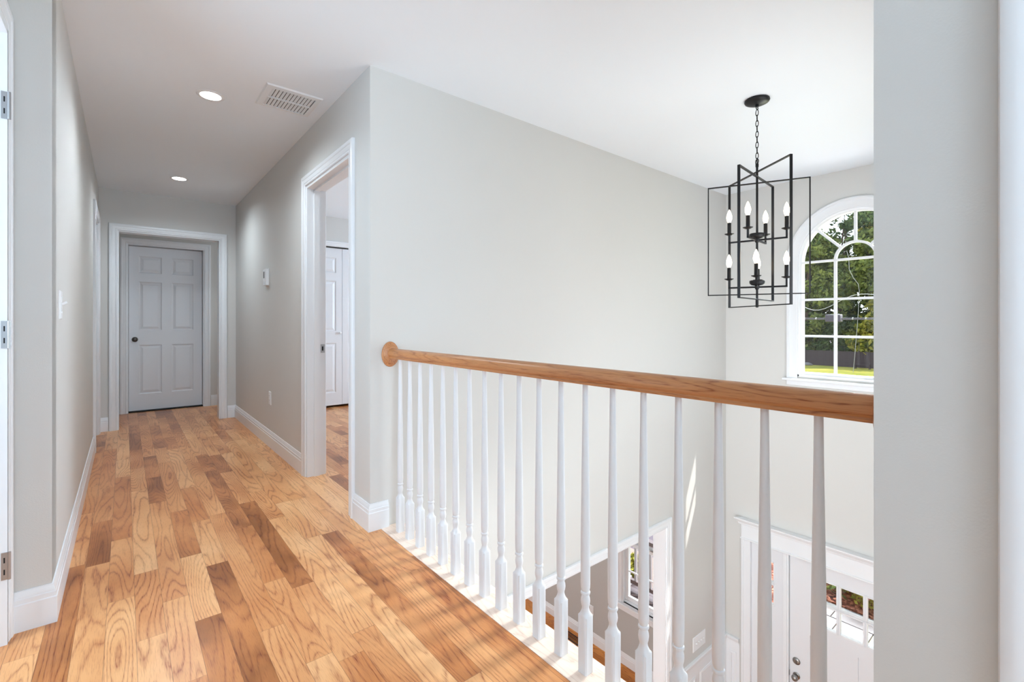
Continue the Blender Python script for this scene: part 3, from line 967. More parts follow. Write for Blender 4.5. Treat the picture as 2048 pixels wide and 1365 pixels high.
# ------------------------------------------------------------------ chandelier
CX, CY = 2.945, 1.228
ch = thing('chandelier', (CX, CY, 1.19), 'black open frame chandelier with eight candle bulbs hanging over the entry hall', 'chandelier')
b = MB().lathe([(.068, 2.4395), (.070, 2.432), (.066, 2.424), (.050, 2.416), (.028, 2.411), (.010, 2.409), (.010, 2.398), (.002, 2.397)], (CX, CY, 0), 'z', 36)
b.build('canopy', BLACK, ch, sharp=50)
b = MB()
b.tube([(CX + .012 * math.cos(a), CY, 2.392 + .012 * math.sin(a)) for a in np.linspace(0, 2 * PI, 17)[:-1]], .0028, 8, closed=True)
z = 2.378
i = 0
zs_ = []
while z > 2.085:
    pts = []
    for a in np.linspace(0, 2 * PI, 21)[:-1]:
        u = .0085 * math.cos(a); w_ = .0195 * math.sin(a)
        pts.append((CX + (u if i % 2 else u * .25), CY + (u * .25 if i % 2 else u), z - .0195 + .003 + w_))
    b.tube(pts, .0023, 7, closed=True)
    z -= .0325; i += 1
b.tube([(CX + .013 * math.cos(a) * .5, CY + .013 * math.cos(a) * .85, 2.066 + .015 * math.sin(a)) for a in np.linspace(0, 2 * PI, 17)[:-1]], .0028, 8, closed=True)
b.build('chain', BLACK, ch, sharp=60)
b = MB().tube([(CX, CY, 2.052), (CX, CY, 1.185)], .0065, 10)
b.lathe([(.009, 2.052), (.009, 2.035), (.0065, 2.03)], (CX, CY, 0), 'z', 12)
b.lathe([(.0085, 1.235), (.0085, 1.185), (.004, 1.182)], (CX, CY, 0), 'z', 12)
b.build('stem', BLACK, ch, sharp=50)
for th, w_, z0, z1 in ((115, .272, 1.262, 1.935), (5, .298, 1.232, 1.974), (56, .297, 1.192, 2.003)):
    a = math.radians(th)
    d = Vector((math.cos(a), math.sin(a), 0)); n_ = Vector((-d.y, d.x, 0))
    c = Vector((CX, CY, 0)); t_ = .006; wd = .0150
    P = lambda s_, z: c + d * (s_ * w_) + Vector((0, 0, z))
    b = MB()
    for s_ in (-1, 1):
        b.bar(P(s_, z0 - t_ / 2), P(s_, z1 + t_ / 2), wd, t_, n_)
    b.bar(P(-1, z1), P(1, z1), wd, t_, n_)
    b.bar(P(-1, z0), P(1, z0), wd, t_, n_)
    b.build('frame', BLACK, ch, smooth=False, bevel=.0007)

for tier, (za, cup, r, angs) in enumerate(((1.590, 1.640, .156, (5, 103, 185, 283)), (1.306, 1.357, .154, (21, 111, 201, 291)))):
    b = MB().lathe([(.010, za + .042), (.040, za + .040), (.043, za + .034), (.040, za + .020), (.030, za + .012), (.012, za + .008), (.012, za - .010), (.006, za - .016)], (CX, CY, 0), 'z', 28)
    b.build('hub', BLACK, ch, sharp=45)
    for dg in angs:
        a = math.radians(dg)
        d = Vector((math.cos(a), math.sin(a), 0)); c = Vector((CX, CY, 0))
        e = c + d * r
        b = MB()
        b.bar(c + Vector((0, 0, za)), e + Vector((0, 0, za)) + d * .005, .010, .010, (0, 0, 1))
        b.bar(e + Vector((0, 0, za - .005)), e + Vector((0, 0, cup - .004)), .010, .010, d)
        ao = b.build('arm', BLACK, ch, smooth=False)
        b = MB().lathe([(.005, cup - .006), (.012, cup - .004), (.026, cup + .003), (.028, cup + .006), (.024, cup + .006), (.010, cup + .002), (.004, cup + .002)], (e.x, e.y, 0), 'z', 24)
        b.build('drip_cup', BLACK, ao, sharp=45)
        b = MB().lathe([(.0105, cup), (.0110, cup + .003), (.0110, cup + .074), (.009, cup + .076)], (e.x, e.y, 0), 'z', 18)
        b.build('candle_sleeve', BLACK, ao, sharp=45)
        zb = cup + .076
        b = MB().lathe([(.0085, zb), (.010, zb + .006), (.0145, zb + .019), (.0160, zb + .030), (.0145, zb + .046), (.0090, zb + .064), (.0042, zb + .075), (.001, zb + .081)], (e.x, e.y, 0), 'z', 16)
        bo = b.build('candle_bulb', BULB, ao, sharp=80); bo['label'] = 'glowing candle bulb'

# ------------------------------------------------------------------ recessed lights, vent, switches
for (x, y, lab) in ((.391, 3.274, 'round recessed ceiling light nearer the camera, beside the ceiling vent'), (.390, 5.343, 'round recessed ceiling light farther down the hall near the end opening')):
    t = thing('recessed_light', (x, y, CZ), lab, 'ceiling light')
    MB().lathe([(.054, CZ + .001), (.054, CZ - .004), (.070, CZ - .004), (.074, CZ - .001), (.074, CZ + .001)], (x, y, 0), 'z', 36).build('trim_ring', PLASTIC, t, sharp=40)
    o = MB().lathe([(.054, CZ - .0045), (.050, CZ - .006), (.002, CZ - .006)], (x, y, 0), 'z', 32).build('lens', LENS, t, sharp=40)
    o['label'] = 'glowing round lens'
    light('hall_lamp', 'SPOT', (x, y, CZ - .012), (0, 0, -1), 80, (.80, .92, 1.0), shadow_soft_size=.05, spot_size=math.radians(162), spot_blend=1.0)

vt = thing('ceiling_vent', (.768, 3.045, CZ), 'white square louvred air vent in the hall ceiling', 'vent')
vx0, vx1, vy0, vy1 = .612, .922, 2.890, 3.203
ix0, ix1, iy0, iy1 = .650, .888, 2.930, 3.180
b = MB()
b.add([], [])
def frustum_frame(b, o, i, z0, z1):
    (a0, a1, c0, c1), (d0, d1, e0, e1) = o, i
    R0 = [(a0, c0, z0), (a1, c0, z0), (a1, c1, z0), (a0, c1, z0)]
    R1 = [(a0 + .006, c0 + .006, z1), (a1 - .006, c0 + .006, z1), (a1 - .006, c1 - .006, z1), (a0 + .006, c1 - .006, z1)]
    R2 = [(d0, e0, z1), (d1, e0, z1), (d1, e1, z1), (d0, e1, z1)]
    R3 = [(d0, e0, z0), (d1, e0, z0), (d1, e1, z0), (d0, e1, z0)]
    b.loft([R0, R1, R2, R3], closed_path=True)
frustum_frame(b, (vx0, vx1, vy0, vy1), (ix0, ix1, iy0, iy1), CZ - .0005, CZ - .008)
ym = (iy0 + iy1) / 2
b.box(ix0, ix1, ym - .004, ym + .004, CZ - .0085, CZ - .001)
b.build('vent_frame', PLASTIC, vt, sharp=20)
MB().box(ix0, ix1, iy0, iy1, CZ - .0008, CZ - .0004).build('duct', DUCT, vt, smooth=False)
ns = 12
for k in range(ns):
    xc = ix0 + .010 + (ix1 - ix0 - .022) * k / (ns - 1)
    s_ = MB()
    for y0, y1 in ((iy0, ym - .004), (ym + .004, iy1)):
        s_.add([(xc - .0070, y0, CZ - .0012), (xc + .0048, y0, CZ - .0078), (xc + .0056, y0, CZ - .0072), (xc - .0062, y0, CZ - .0009),
                (xc - .0070, y1, CZ - .0012), (xc + .0048, y1, CZ - .0078), (xc + .0056, y1, CZ - .0072), (xc - .0062, y1, CZ - .0009)],
               [(0, 1, 2, 3), (7, 6, 5, 4), (0, 4, 5, 1), (1, 5, 6, 2), (2, 6, 7, 3), (3, 7, 4, 0)])
    s_.build('louvre', PLASTIC, vt, smooth=False)
for sx_, sy_ in ((vx0 + .019, ym), (vx1 - .017, ym)):
    MB().lathe([(.004, CZ - .0055), (.004, CZ - .0072), (.002, CZ - .0078)], (sx_, sy_, 0), 'z', 12).build('screw', NICKEL, vt, sharp=40)

# thermostat
th = thing('thermostat', (XR, 4.63, 1.415), 'small white wall thermostat on the right hall wall', 'thermostat')
b = MB().box(XR - .026, XR - .004, 4.575, 4.690, 1.425, 1.570)
b.box(XR - .004, XR, 4.570, 4.695, 1.420, 1.575)
b.build('body', PLASTIC, th, bevel=.004)
MB().box(XR - .0268, XR - .0258, 4.635, 4.672, 1.490, 1.548).build('screen', LCD, th, smooth=False)['label'] = 'grey display'
b = MB()
for k in range(2): b.box(XR - .028, XR - .0258, 4.640 + .02 * k, 4.650 + .02 * k, 1.455, 1.475)
b.build('button', PLASTIC, th, bevel=.001)

def plate(t, org, ud, nd, w, h, name='plate', m=PLASTIC):
    org, ud, nd = Vector(org), Vector(ud), Vector(nd)
    up = Vector((0, 0, 1))
    rings = []
    for ins, d in ((0, 0), (0, .002), (.004, .0055), (.012, .0062)):
        rings.append([org + ud * (s_ * (w / 2 - ins)) + up * (q * (h / 2 - ins)) + nd * d for s_, q in ((-1, -1), (1, -1), (1, 1), (-1, 1))])
    return MB().loft(rings).build(name, m, t, sharp=15)
def bx_on(t, org, ud, nd, u, z, w, h, d0, d1, name, m, bevel=0, tilt=0):
    org, ud, nd = Vector(org), Vector(ud), Vector(nd); up = Vector((0, 0, 1))
    c = org + ud * u + up * z
    a, e = c + nd * d0 , c + nd * d1 + up * tilt
    return MB().bar(a, e, w, h, ud).build(name, m, t, smooth=False, bevel=bevel)

# outlet on the right hall wall
o_ = (XR, 4.535, .425)
t = thing('wall_outlet', o_, 'white duplex power outlet low on the right hall wall', 'outlet')
plate(t, o_, (0, 1, 0), (-1, 0, 0), .072, .117)
for z in (-.0195, .0195):
    s_ = bx_on(t, o_, (0, 1, 0), (-1, 0, 0), 0, z, .033, .028, .004, .0075, 'socket', PLASTIC, .003)
    for u in (-.006, .006):
        bx_on(s_, o_, (0, 1, 0), (-1, 0, 0), u, z + .002, .002, .008, .0070, .0078, 'slot', DARK)
# toggle switch on the left wall
o_ = (XL, 2.640, 1.163)
t = thing('light_switch', o_, 'white toggle light switch on the left hall wall near the corner', 'switch')
plate(t, o_, (0, 1, 0), (1, 0, 0), .072, .117)
bx_on(t, o_, (0, 1, 0), (1, 0, 0), 0, 0, .010, .022, .005, .0075, 'collar', PLASTIC)
bx_on(t, o_, (0, 1, 0), (1, 0, 0), 0, .002, .007, .009, .006, .022, 'toggle', PLASTIC, .001, .010)
for z in (-.030, .030):
    bx_on(t, o_, (0, 1, 0), (1, 0, 0), 0, z, .006, .006, .005, .0078, 'screw', NICKEL)
# four-gang switch downstairs on the tall wall
o_ = (4.335, YB, -2.030)
t = thing('light_switch', o_, 'wide white four gang switch plate beside the opening downstairs', 'switch')
plate(t, o_, (1, 0, 0), (0, -1, 0), .235, .140)
for k in range(4):
    bx_on(t, o_, (1, 0, 0), (0, -1, 0), -.069 + .046 * k, 0, .022, .040, .005, .0075, 'collar', PLASTIC, .001)
    bx_on(t, o_, (1, 0, 0), (0, -1, 0), -.069 + .046 * k, .002, .009, .010, .006, .020, 'toggle', PLASTIC, .001, .008)
# dining room outlet and floor register
o_ = (XF - .004, 4.195, -2.815)
t = thing('wall_outlet', o_, 'white power outlet on the grey dining room wall downstairs', 'outlet')
plate(t, o_, (0, 1, 0), (-1, 0, 0), .075, .12)
for z in (-.0195, .0195):
    bx_on(t, o_, (0, 1, 0), (-1, 0, 0), 0, z, .033, .028, .004, .0075, 'socket', PLASTIC, .003)
t = thing('floor_register', (4.74, 4.41, GZ), 'dark metal floor register on the dining room floor downstairs', 'vent')
b = MB()
frustum_frame(b, (4.675, 4.805, 4.26, 4.565), (4.690, 4.790, 4.275, 4.55), GZ + .0005, GZ + .005)
b.build('register_frame', BLACK, t, sharp=20)
b = MB()
for k in range(14):
    b.box(4.690, 4.790, 4.283 + .0195 * k, 4.289 + .0195 * k, GZ + .001, GZ + .004)
b.box(4.738, 4.742, 4.275, 4.55, GZ + .001, GZ + .0042)
b.build('grille', BLACK, t, smooth=False)

# ------------------------------------------------------------------ outdoors
OZ_ = -3.45
def grass_mat():
    m = mat('mown_grass', srgb(92, 104, 40), 0.9, spec=0.1)
    t = m.node_tree; b = t.nodes['Principled BSDF']
    g = t.nodes.new('ShaderNodeNewGeometry')
    n1 = t.nodes.new('ShaderNodeTexNoise'); n1.inputs['Scale'].default_value = 0.35; n1.inputs['Detail'].default_value = 8
    n2 = t.nodes.new('ShaderNodeTexNoise'); n2.inputs['Scale'].default_value = 9; n2.inputs['Detail'].default_value = 4
    t.links.new(g.outputs['Position'], n1.inputs['Vector']); t.links.new(g.outputs['Position'], n2.inputs['Vector'])
    r = t.nodes.new('ShaderNodeValToRGB')
    r.color_ramp.elements[0].position = .3; r.color_ramp.elements[0].color = srgb(92, 108, 40)
    r.color_ramp.elements[1].position = .7; r.color_ramp.elements[1].color = srgb(168, 152, 76)
    t.links.new(math_n(t, 'ADD', math_n(t, 'MULTIPLY', n1.outputs['Fac'], .6), math_n(t, 'MULTIPLY', n2.outputs['Fac'], .4)), r.inputs[0])
    t.links.new(r.outputs[0], b.inputs['Base Color'])
    return m
GRASS = grass_mat()
def mulch_mat():
    m = mat('bark_mulch', srgb(104, 62, 48), 0.95, spec=0.1, bump=1, bscale=60)
    t = m.node_tree; b = t.nodes['Principled BSDF']
    g = t.nodes.new('ShaderNodeNewGeometry')
    v = t.nodes.new('ShaderNodeTexVoronoi'); v.inputs['Scale'].default_value = 26
    t.links.new(g.outputs['Position'], v.inputs['Vector'])
    sc_ = t.nodes.new('ShaderNodeSeparateColor'); t.links.new(v.outputs['Color'], sc_.inputs[0])
    r = t.nodes.new('ShaderNodeValToRGB')
    r.color_ramp.elements[0].position = .1; r.color_ramp.elements[0].color = srgb(52, 30, 26)
    r.color_ramp.elements[1].position = .95; r.color_ramp.elements[1].color = srgb(150, 100, 80)
    e = r.color_ramp.elements.new(.55); e.color = srgb(98, 54, 42)
    t.links.new(sc_.outputs[0], r.inputs[0]); t.links.new(r.outputs[0], b.inputs['Base Color'])
    return m
MULCH = mulch_mat()
STONE = mat('pale_pavers', srgb(96, 90, 89), 0.85, vary=0.12, vscale=2.5, bump=.3, bscale=50)
DECK = mat('brown_deck_boards', srgb(66, 55, 58), 0.7, vary=0.2, vscale=6, bump=.3, bscale=40)
FENCE = mat('dark_stained_fence', srgb(52, 40, 42), 0.85, vary=0.3, vscale=4)
PORCH = mat('porch_white_paint', srgb(140, 134, 136), 0.5, vary=0.03, vscale=8)
PORCHB = mat('porch_brown_paint', srgb(74, 60, 60), 0.6, vary=0.1, vscale=8)
BARK = mat('tree_bark', srgb(86, 68, 58), 0.95, vary=0.4, vscale=3, bump=1, bscale=12)
CABLE = mat('cable_black', srgb(44, 36, 46), 0.6, vary=0.1)
WHITEC = mat('white_rope', srgb(150, 148, 146), 0.7, vary=0.05)

struct(MB().box(XO, 95, -50, 80, OZ_ - .3, OZ_).build('lawn', GRASS, smooth=False), 'sunlit mown lawn in front of the dark fence', 'lawn')

def leaf_mat(name, dark, light_):
    m = bpy.data.materials.new(name); m.use_nodes = True
    t = m.node_tree; t.nodes.clear()
    out = t.nodes.new('ShaderNodeOutputMaterial')
    g = t.nodes.new('ShaderNodeNewGeometry')
    n = t.nodes.new('ShaderNodeTexNoise'); n.inputs['Scale'].default_value = .55; n.inputs['Detail'].default_value = 3
    t.links.new(g.outputs['Position'], n.inputs['Vector'])
    r = t.nodes.new('ShaderNodeValToRGB')
    r.color_ramp.elements[0].position = .2; r.color_ramp.elements[0].color = dark
    r.color_ramp.elements[1].position = .85; r.color_ramp.elements[1].color = light_
    t.links.new(math_n(t, 'ADD', math_n(t, 'MULTIPLY', n.outputs['Fac'], .6), math_n(t, 'MULTIPLY', g.outputs['Random Per Island'], .42)), r.inputs[0])
    d = t.nodes.new('ShaderNodeBsdfDiffuse'); tl = t.nodes.new('ShaderNodeBsdfTranslucent')
    t.links.new(r.outputs[0], d.inputs[0]); t.links.new(r.outputs[0], tl.inputs[0])
    mx = t.nodes.new('ShaderNodeMixShader'); mx.inputs[0].default_value = .45
    t.links.new(d.outputs[0], mx.inputs[1]); t.links.new(tl.outputs[0], mx.inputs[2]); t.links.new(mx.outputs[0], out.inputs[0])
    return m
LEAF1 = leaf_mat('leaves_mid_green', srgb(54, 72, 42), srgb(150, 156, 86))
LEAF2 = leaf_mat('leaves_yellow_green', srgb(84, 98, 40), srgb(190, 178, 84))
LEAF3 = leaf_mat('leaves_dark_green', srgb(40, 58, 42), srgb(104, 120, 72))

def leaves(name, m, parent, w0, rng, clusters, per, size, spread):
    """cloud of small folded leaf sprays; clusters: centres (world) and radii"""
    vs, fs = [], []
    for (c, r) in clusters:
        p = rng.normal(size=(per, 3)); p /= np.linalg.norm(p, axis=1)[:, None]
        rad = r * (0.35 + 0.65 * rng.random(per) ** 0.5)
        pos = np.array(c) + p * rad[:, None] * np.array([1, 1, .8])
        a = rng.normal(size=(per, 3)); a /= np.linalg.norm(a, axis=1)[:, None]
        b_ = np.cross(a, rng.normal(size=(per, 3))); b_ /= np.linalg.norm(b_, axis=1)[:, None]
        s_ = size * (.6 + .8 * rng.random(per))[:, None]
        n0 = len(vs)
        q = np.stack([pos - a * s_, pos + b_ * s_ * .45, pos + a * s_, pos - b_ * s_ * .45], 1).reshape(-1, 3)
        n0 = sum(len(v) for v in vs)
        vs.append(q)
        fs.append(np.arange(per * 4).reshape(-1, 4) + n0)
    V = np.concatenate(vs) - np.array(w0); Fc = np.concatenate(fs)
    me = bpy.data.meshes.new(name)
    me.from_pydata(V.tolist(), [], Fc.tolist())
    me.materials.append(m)
    o = bpy.data.objects.new(name, me); COL.objects.link(o)
    if parent: o.parent = parent
    return o

def tree(x, y, h, rw, m, lab, seed, group='trees beyond the back fence', per=80, ncl=75, size=.26, low=.12):
    rng = np.random.default_rng(seed)
    w = (x, y, OZ_)
    t = thing('tree', w, lab, 'tree', group)
    b = MB()
    lean = rng.normal(size=2) * .25
    top = (x + lean[0] * 2, y + lean[1] * 2, OZ_ + h * .8)
    b.tube([(x, y, OZ_ - .1), (x + lean[0] * .4, y + lean[1] * .4, OZ_ + h * .25), (x + lean[0], y + lean[1], OZ_ + h * .5), top], [.26, .20, .14, .04], 9)
    cl = []
    for k in range(ncl):
        q = rng.normal(size=3); q /= np.linalg.norm(q)
        zz = low + (1 - low) * rng.random()
        rr = rw * (math.sin(PI * min(1, max(.12, (zz - low * .4)))) ** .6) * (.45 + .6 * rng.random())
        an = rng.random() * 2 * PI
        c = (x + lean[0] * zz + rr * math.cos(an), y + lean[1] * zz + rr * math.sin(an), OZ_ + h * zz * .95)
        cl.append((c, .55 + .75 * rng.random()))
        if k % 6 == 0:
            zs = OZ_ + h * max(.18, zz * .7)
            s0 = (x + lean[0] * .6, y + lean[1] * .6, zs)
            mid = ((s0[0] + c[0]) / 2, (s0[1] + c[1]) / 2, (s0[2] + c[2]) / 2 + .3)
            b.tube([s0, mid, c], [.09, .06, .02], 6)
    b.build('trunk', BARK, t, sharp=60)
    leaves('foliage', m, t, w, rng, cl, per, size, 1)
    return t

TR = [(62, 7.0, 15.5, 4.0, LEAF1), (66, 11.5, 20.0, 4.6, LEAF2), (60.5, 13.4, 15.0, 4.1, LEAF1), (63, 17.2, 19.0, 4.8, LEAF3), (60.2, 19.7, 15.0, 4.0, LEAF1),
      (67, 22.5, 19.0, 5.0, LEAF1), (61, 25.8, 17.0, 4.5, LEAF3), (65, 31.0, 18.0, 4.8, LEAF1), (71, 15.0, 21.5, 5.0, LEAF3), (73, 25.0, 20.0, 5.2, LEAF3), (62, 0.5, 15.0, 4.2, LEAF1), (63, -6.0, 16.0, 4.5, LEAF3)]
KL = {id(LEAF1): 'mid green leafy tree standing beyond the dark yard fence', id(LEAF2): 'tall yellow green tree beyond the fence at the right of the arched window', id(LEAF3): 'deep green tree in the shade behind the brighter trees'}
for i, (x, y, h, rw, m) in enumerate(TR):
    tree(x, y, h, rw, m, KL[id(m)], 11 + i, group={id(LEAF1): 'mid green trees beyond the fence', id(LEAF2): 'yellow green tree', id(LEAF3): 'deep green trees behind'}[id(m)], size=.27, per=95, ncl=95)
tree(58.8, 12.4, 7.0, 2.5, LEAF2, 'low yellow green tree just beyond the fence at the right', 77, group=None, ncl=50, low=.2)

def hedge(y, seed, x=58.6):
    rng = np.random.default_rng(seed)
    w = (x, y, OZ_)
    t = thing('bush', w, 'dense dark bush filling the gap under the trees behind the fence', 'bush', 'bushes under the trees behind the fence')
    cl = [((x + rng.random() * 1.6, y + 1.9 * rng.normal() * .6, OZ_ + .5 + 4.2 * rng.random()), .9) for _ in range(26)]
    b = MB()
    for c, _ in cl[:7]: b.tube([(x + .6, y, OZ_ - .1), ((x + .6 + c[0]) / 2, (y + c[1]) / 2, OZ_ + .8), c], [.06, .05, .02], 5)
    b.build('stems', BARK, t)
    leaves('foliage', LEAF3, t, w, rng, cl, 110, .24, 1)
for k in range(14): hedge(-2 + 2.9 * k, 200 + k)

# board fence
fn = thing('yard_fence', (57, 15, OZ_), 'long dark board fence at the far edge of the lawn', 'fence')
b = MB(); y = -18.0; rr = random.Random(3)
while y < 50:
    b.box(57 - .012, 57 + .012, y, y + .145, OZ_, OZ_ + 1.60 + rr.uniform(-.015, .015)); y += .15
b.build('fence_boards', FENCE, fn, smooth=False)
b = MB()
for z in (.3, 1.3): b.box(57.012, 57.06, -18, 50, OZ_ + z, OZ_ + z + .09)
b.build('fence_rail', FENCE, fn, smooth=False)
for k in range(28):
    MB().box(56.985, 57.10, -18 + 2.45 * k, -17.89 + 2.45 * k, OZ_, OZ_ + 1.72).build('fence_post', FENCE, fn, smooth=False)

# bench and a few boulders before the fence
gb = thing('garden_bench', (55.5, 13.2, OZ_), 'small dark garden bench on the lawn before the fence', 'bench')
b = MB()
for k in range(3): b.box(55.2 + .16 * k, 55.33 + .16 * k, 12.6, 13.9, OZ_ + .42, OZ_ + .46)
b.build('seat', FENCE, gb, smooth=False)
b = MB()
for k in range(3): b.box(55.66, 55.70, 12.6, 13.9, OZ_ + .52 + .16 * k, OZ_ + .64 + .16 * k)
b.build('backrest', FENCE, gb, smooth=False)
for xx, yy in ((55.22, 12.64), (55.22, 13.80), (55.64, 12.64), (55.64, 13.80)):
    MB().box(xx, xx + .06, yy, yy + .06, OZ_, OZ_ + (.42 if xx < 55.5 else .98)).build('leg', FENCE, gb, smooth=False)
def blob(name, c, r, m, seed, fl=.6, n=3, amp=.25):
    rng = np.random.default_rng(seed)
    bm = bmesh.new(); bmesh.ops.create_icosphere(bm, subdivisions=n, radius=1)
    k = rng.normal(size=(6, 3)) * 2.0; ph = rng.random(6) * 6
    for v in bm.verts:
        f = 1 + amp * sum(math.sin(float(k[i] @ np.array(v.co)) + ph[i]) for i in range(6)) / 4
        v.co = Vector((v.co.x * r * f, v.co.y * r * f, max(-.35, v.co.z) * r * fl * f))
    me = bpy.data.meshes.new(name); bm.to_mesh(me); bm.free(); me.materials.append(m)
    me.polygons.foreach_set('use_smooth', [True] * len(me.polygons))
    o = bpy.data.objects.new(name, me); COL.objects.link(o); o.location = (c[0], c[1], c[2] + .3 * r * fl)
    WPOS[o.name] = np.array(o.location)
    return o
tag(blob('boulder', (56.2, 19.6, OZ_), .45, STONE, 5), 'pale boulder at the foot of the fence, left in the arched window', 'rock')
tag(blob('boulder', (56.2, 18.2, OZ_), .38, STONE, 8), 'smaller pale boulder right of the other one at the fence', 'rock')

# festoon lights and overhead cable in the yard
t = thing('string_lights', (14.0, 4.1, OZ_), 'cable of small white festoon bulbs strung across the yard between two poles', 'string lights')
yA, yB = -2.5, 9.5
def sag(y, z0, s_): return z0 + s_ * ((y - 3.5) / 6.0) ** 2
b = MB().tube([(14.0, y, sag(y, 1.20, .30)) for y in np.linspace(yA, yB, 40)], .014, 6)
b.tube([(14.02, y, sag(y, 1.17, .30)) for y in np.linspace(yA, yB, 40)], .010, 6)
b.build('cable', CABLE, t)
for k in range(44):
    y = yA + .15 + .268 * k
    zz = sag(y, 1.20, .30)
    o = MB().lathe([(.010, -.0), (.011, -.012), (.019, -.03), (.018, -.050), (.002, -.062)], (14.0, y, zz + .030), 'z', 10).build('festoon_bulb', WHITEC, t, sharp=60)
MB().box(13.9, 14.1, 3.78, 4.12, 1.11, 1.30).build('junction_box', CABLE, t, bevel=.02)['label'] = 'dark box on the cable'
for y in (yA, yB):
    MB().tube([(14.0, y, OZ_ - .1), (14.0, y, 2.2)], [.11, .08], 10).build('pole', BARK, t)
b = MB().tube([(16.0, y, 1.75 + .35 * math.sin(y * 2.2) * math.exp(-((y - 5) / 1.4) ** 2) + .03 * (y - 3.5) ** 2) for y in np.linspace(-3, 10, 90)], .0055, 6)
o = b.build('overhead_cable', WHITEC); tag(o, 'thin pale sagging cable above the festoon lights', 'cable')
for y in (-3.0, 10.0):
    o = MB().tube([(16.0, y, OZ_ - .1), (16.0, y, 3.8)], [.12, .09], 10).build('cable_pole', BARK)
    tag(o, 'brown wooden pole out of view carrying the pale cable, ' + ('right' if y < 0 else 'left') + ' of the two', 'pole')
# white rope hanging from a tree
pts = [(40, 0, 0)]
cam0 = (0, 0, 1.09)
rp_ = [(10.95, 7.6), (10.75, 7.7), (10.62, 7.0), (10.60, 6.0), (10.35, 5.2), (10.05, 4.6), (9.98, 4.0), (10.02, 2.5), (10.12, .5), (10.26, -2.0), (10.36, OZ_)]
b = MB().tube([(51.0, y * 1.244, z) for y, z in rp_], .018, 6)
o = b.build('hanging_rope', WHITEC); tag(o, 'long white rope hanging down in front of the trees', 'rope')

# front porch, walk and planting bed
b = MB()
x = XO + .01
while x < 6.62:
    b.box(x, x + .135, -1.5, 8.0, GZ - .16, GZ - .12); x += .14
b.box(XO, 6.64, -1.5, 8.0, OZ_ - .1, GZ - .165)
struct(b.build('porch_deck', DECK, smooth=False), 'brown board deck of the front porch', 'deck')
PZ = GZ - .12
t = thing('porch_railing', (6.55, 5.3, PZ), 'porch railing with square balusters outside the dining room window', 'railing')
MB().box(6.50, 6.60, 2.75, 7.9, PZ + .86, PZ + .92).build('top_rail', PORCHB, t, smooth=False)
MB().box(6.52, 6.58, 2.75, 7.9, PZ + .10, PZ + .16).build('bottom_rail', PORCHB, t, smooth=False)
bb = MB().box(6.53, 6.57, 2.80, 2.84, PZ + .16, PZ + .86).build('porch_baluster', PORCH, t, smooth=False)
for k in range(1, 36):
    c = bb.copy(); COL.objects.link(c); c.parent = t; c.location = bb.location + Vector((0, .142 * k, 0))
for (x, y, lab) in ((6.56, 2.01, 'square white porch column beside the walk, seen through the left panes of the front door'), (6.56, 4.88, 'square white porch column in the middle of the porch railing'), (6.56, -.25, 'square white porch column right of the walk')):
    t = thing('porch_column', (x, y, PZ), lab, 'column')
    MB().box(x - .055, x + .055, y - .055, y + .055, PZ, -.86).build('shaft', PORCH, t, bevel=.006)
    MB().box(x - .075, x + .075, y - .075, y + .075, PZ, PZ + .16).build('plinth', PORCH, t, bevel=.006)
    MB().box(x - .075, x + .075, y - .075, y + .075, -.96, -.86).build('capital', PORCH, t, bevel=.006)
t = thing('newel_post', (6.55, 2.66, PZ), 'short porch newel post at the end of the porch railing, seen through the left sidelight', 'post')
MB().box(6.50, 6.60, 2.61, 2.71, PZ, PZ + 1.02).build('shaft', PORCH, t, bevel=.006)
MB().box(6.485, 6.615, 2.595, 2.725, PZ + 1.02, PZ + 1.05).build('cap', PORCH, t, bevel=.006)

WALKW = thing('garden_walk', (9, 1.2, OZ_), kind='structure')
struct(WALKW, 'pale paver walk leading from the porch', 'path')
PATHB = mat('beige_path', srgb(104, 86, 76), 0.9, vary=0.12, vscale=5)
ASPH = mat('dark_asphalt', srgb(62, 52, 60), 0.95, vary=0.15, vscale=20)
struct(MB().box(6.66, 7.80, 4.45, 9.0, OZ_, OZ_ + .03).build('side_path', PATHB, smooth=False), 'beige side path along the porch', 'path')
struct(MB().box(7.80, 12.2, 4.45, 12.0, OZ_, OZ_ + .02).build('driveway', ASPH, smooth=False), 'dark driveway beyond the side path', 'driveway')
b = MB(); rr = random.Random(5)
x = 6.66
while x < 8.75:
    y = -.6 + rr.uniform(-.2, 0)
    while y < 2.55:
        w_ = rr.choice((.42, .56, .70))
        b.box(x, x + .405, y, min(y + w_ - .012, 2.72), OZ_, OZ_ + .03); y += w_
    x += .42
b.build('pavers', STONE, WALKW, bevel=.004)
o = MB().box(8.78, 12.2, -3, 4.44, OZ_, OZ_ + .035).box(6.66, 8.78, 2.74, 4.44, OZ_, OZ_ + .035).build('mulch_bed', MULCH, smooth=False)
tag(o, 'reddish bark mulch of the planting bed beyond the walk', 'mulch', kind='stuff')
FLOWER = mat('pink_flowers', srgb(200, 130, 140), 0.8, vary=.3, vscale=30)
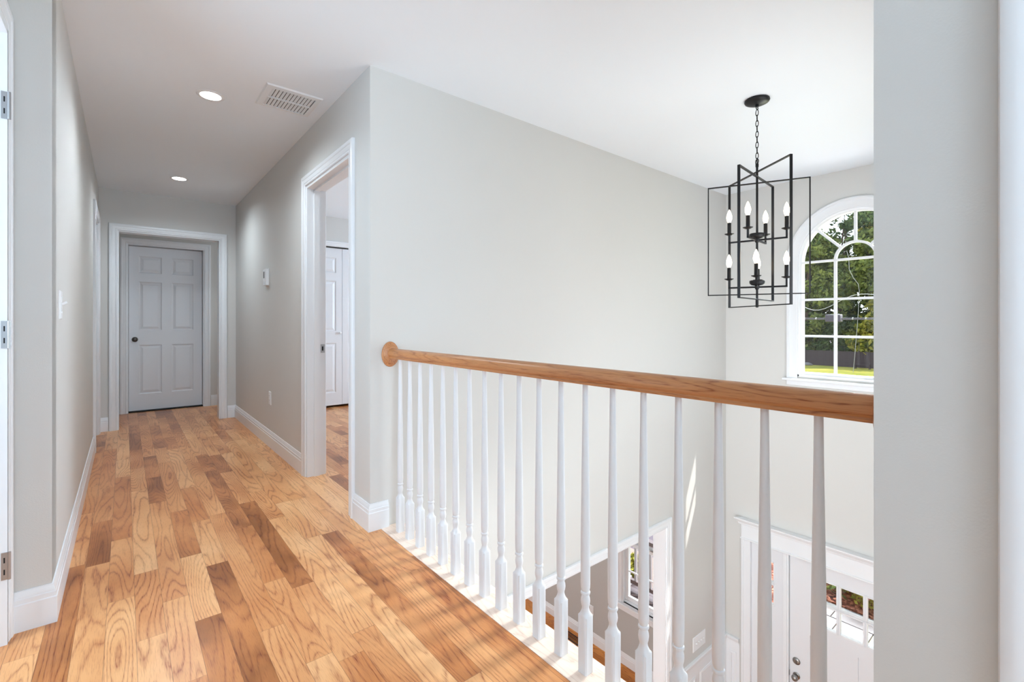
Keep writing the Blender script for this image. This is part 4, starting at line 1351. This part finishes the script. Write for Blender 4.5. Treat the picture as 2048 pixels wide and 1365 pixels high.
def shrub(x, y, r, m, lab, seed, flowers=False, grp=None):
    rng = np.random.default_rng(seed)
    w = (x, y, OZ_ + .03)
    t = thing('shrub', w, lab, 'shrub', grp)
    cl = [((x + r * .5 * rng.normal(), y + r * .5 * rng.normal(), OZ_ + .08 + r * (.2 + .6 * rng.random())), r * .45) for _ in range(16)]
    b = MB()
    for c, _ in cl[:8]: b.tube([(x, y, OZ_), ((x + c[0]) / 2, (y + c[1]) / 2, OZ_ + .1), c], [.012, .01, .004], 5)
    b.build('stems', BARK, t)
    leaves('foliage', m, t, w, rng, cl, 60, .055, 1)
    if flowers:
        leaves('blossom', FLOWER, t, w, rng, [((c[0], c[1], c[2] + .08), r_ * .8) for c, r_ in cl[::3]], 40, .035, 1)
SH = [(9.7, 2.52, .55, LEAF1, 'full green shrub in the mulch bed behind the walk, left of the pink blossom', False), (9.3, 2.08, .45, LEAF2, 'shrub with pale pink blossom behind the walk, at the right edge of the door glass', True),
      (10.4, 2.75, .42, LEAF1, 'green shrub in the mulch bed straight beyond the walk', False), (9.35, 1.75, .40, LEAF1, 'dark leafed shrub in the mulch bed at the right end of the walk', False),
      (9.05, 1.35, .34, LEAF2, 'low shrub with pink blossom beside the walk', True), (10.1, 1.2, .5, LEAF3, 'large dark shrub behind the blossoming one', False),
      (10.2, 4.05, .45, LEAF2, 'yellow green shrub in the mulch bed seen through the left sidelight', False), (7.10, 5.03, .24, LEAF2, 'bright green shrub beyond the porch railing', False), (10.4, 3.1, .35, LEAF1, 'small green shrub at the back of the mulch bed', False)]
for i, (x, y, r, m, lab, fl) in enumerate(SH): shrub(x, y, r, m, lab, 40 + i, fl)

struct(MB().box(XO, 6.80, -1.5, 8.2, -.86, -.70).build('porch_roof', PORCH, smooth=False), 'low roof over the front porch below the arched window', 'roof')
# eave over the front wall: it keeps the high sun off the top of the arched window
struct(MB().box(XO, XO + .46, -1, 8.5, 2.52, 2.66).build('roof_eave', PORCH, smooth=False), 'white eave along the front of the house', 'eave')
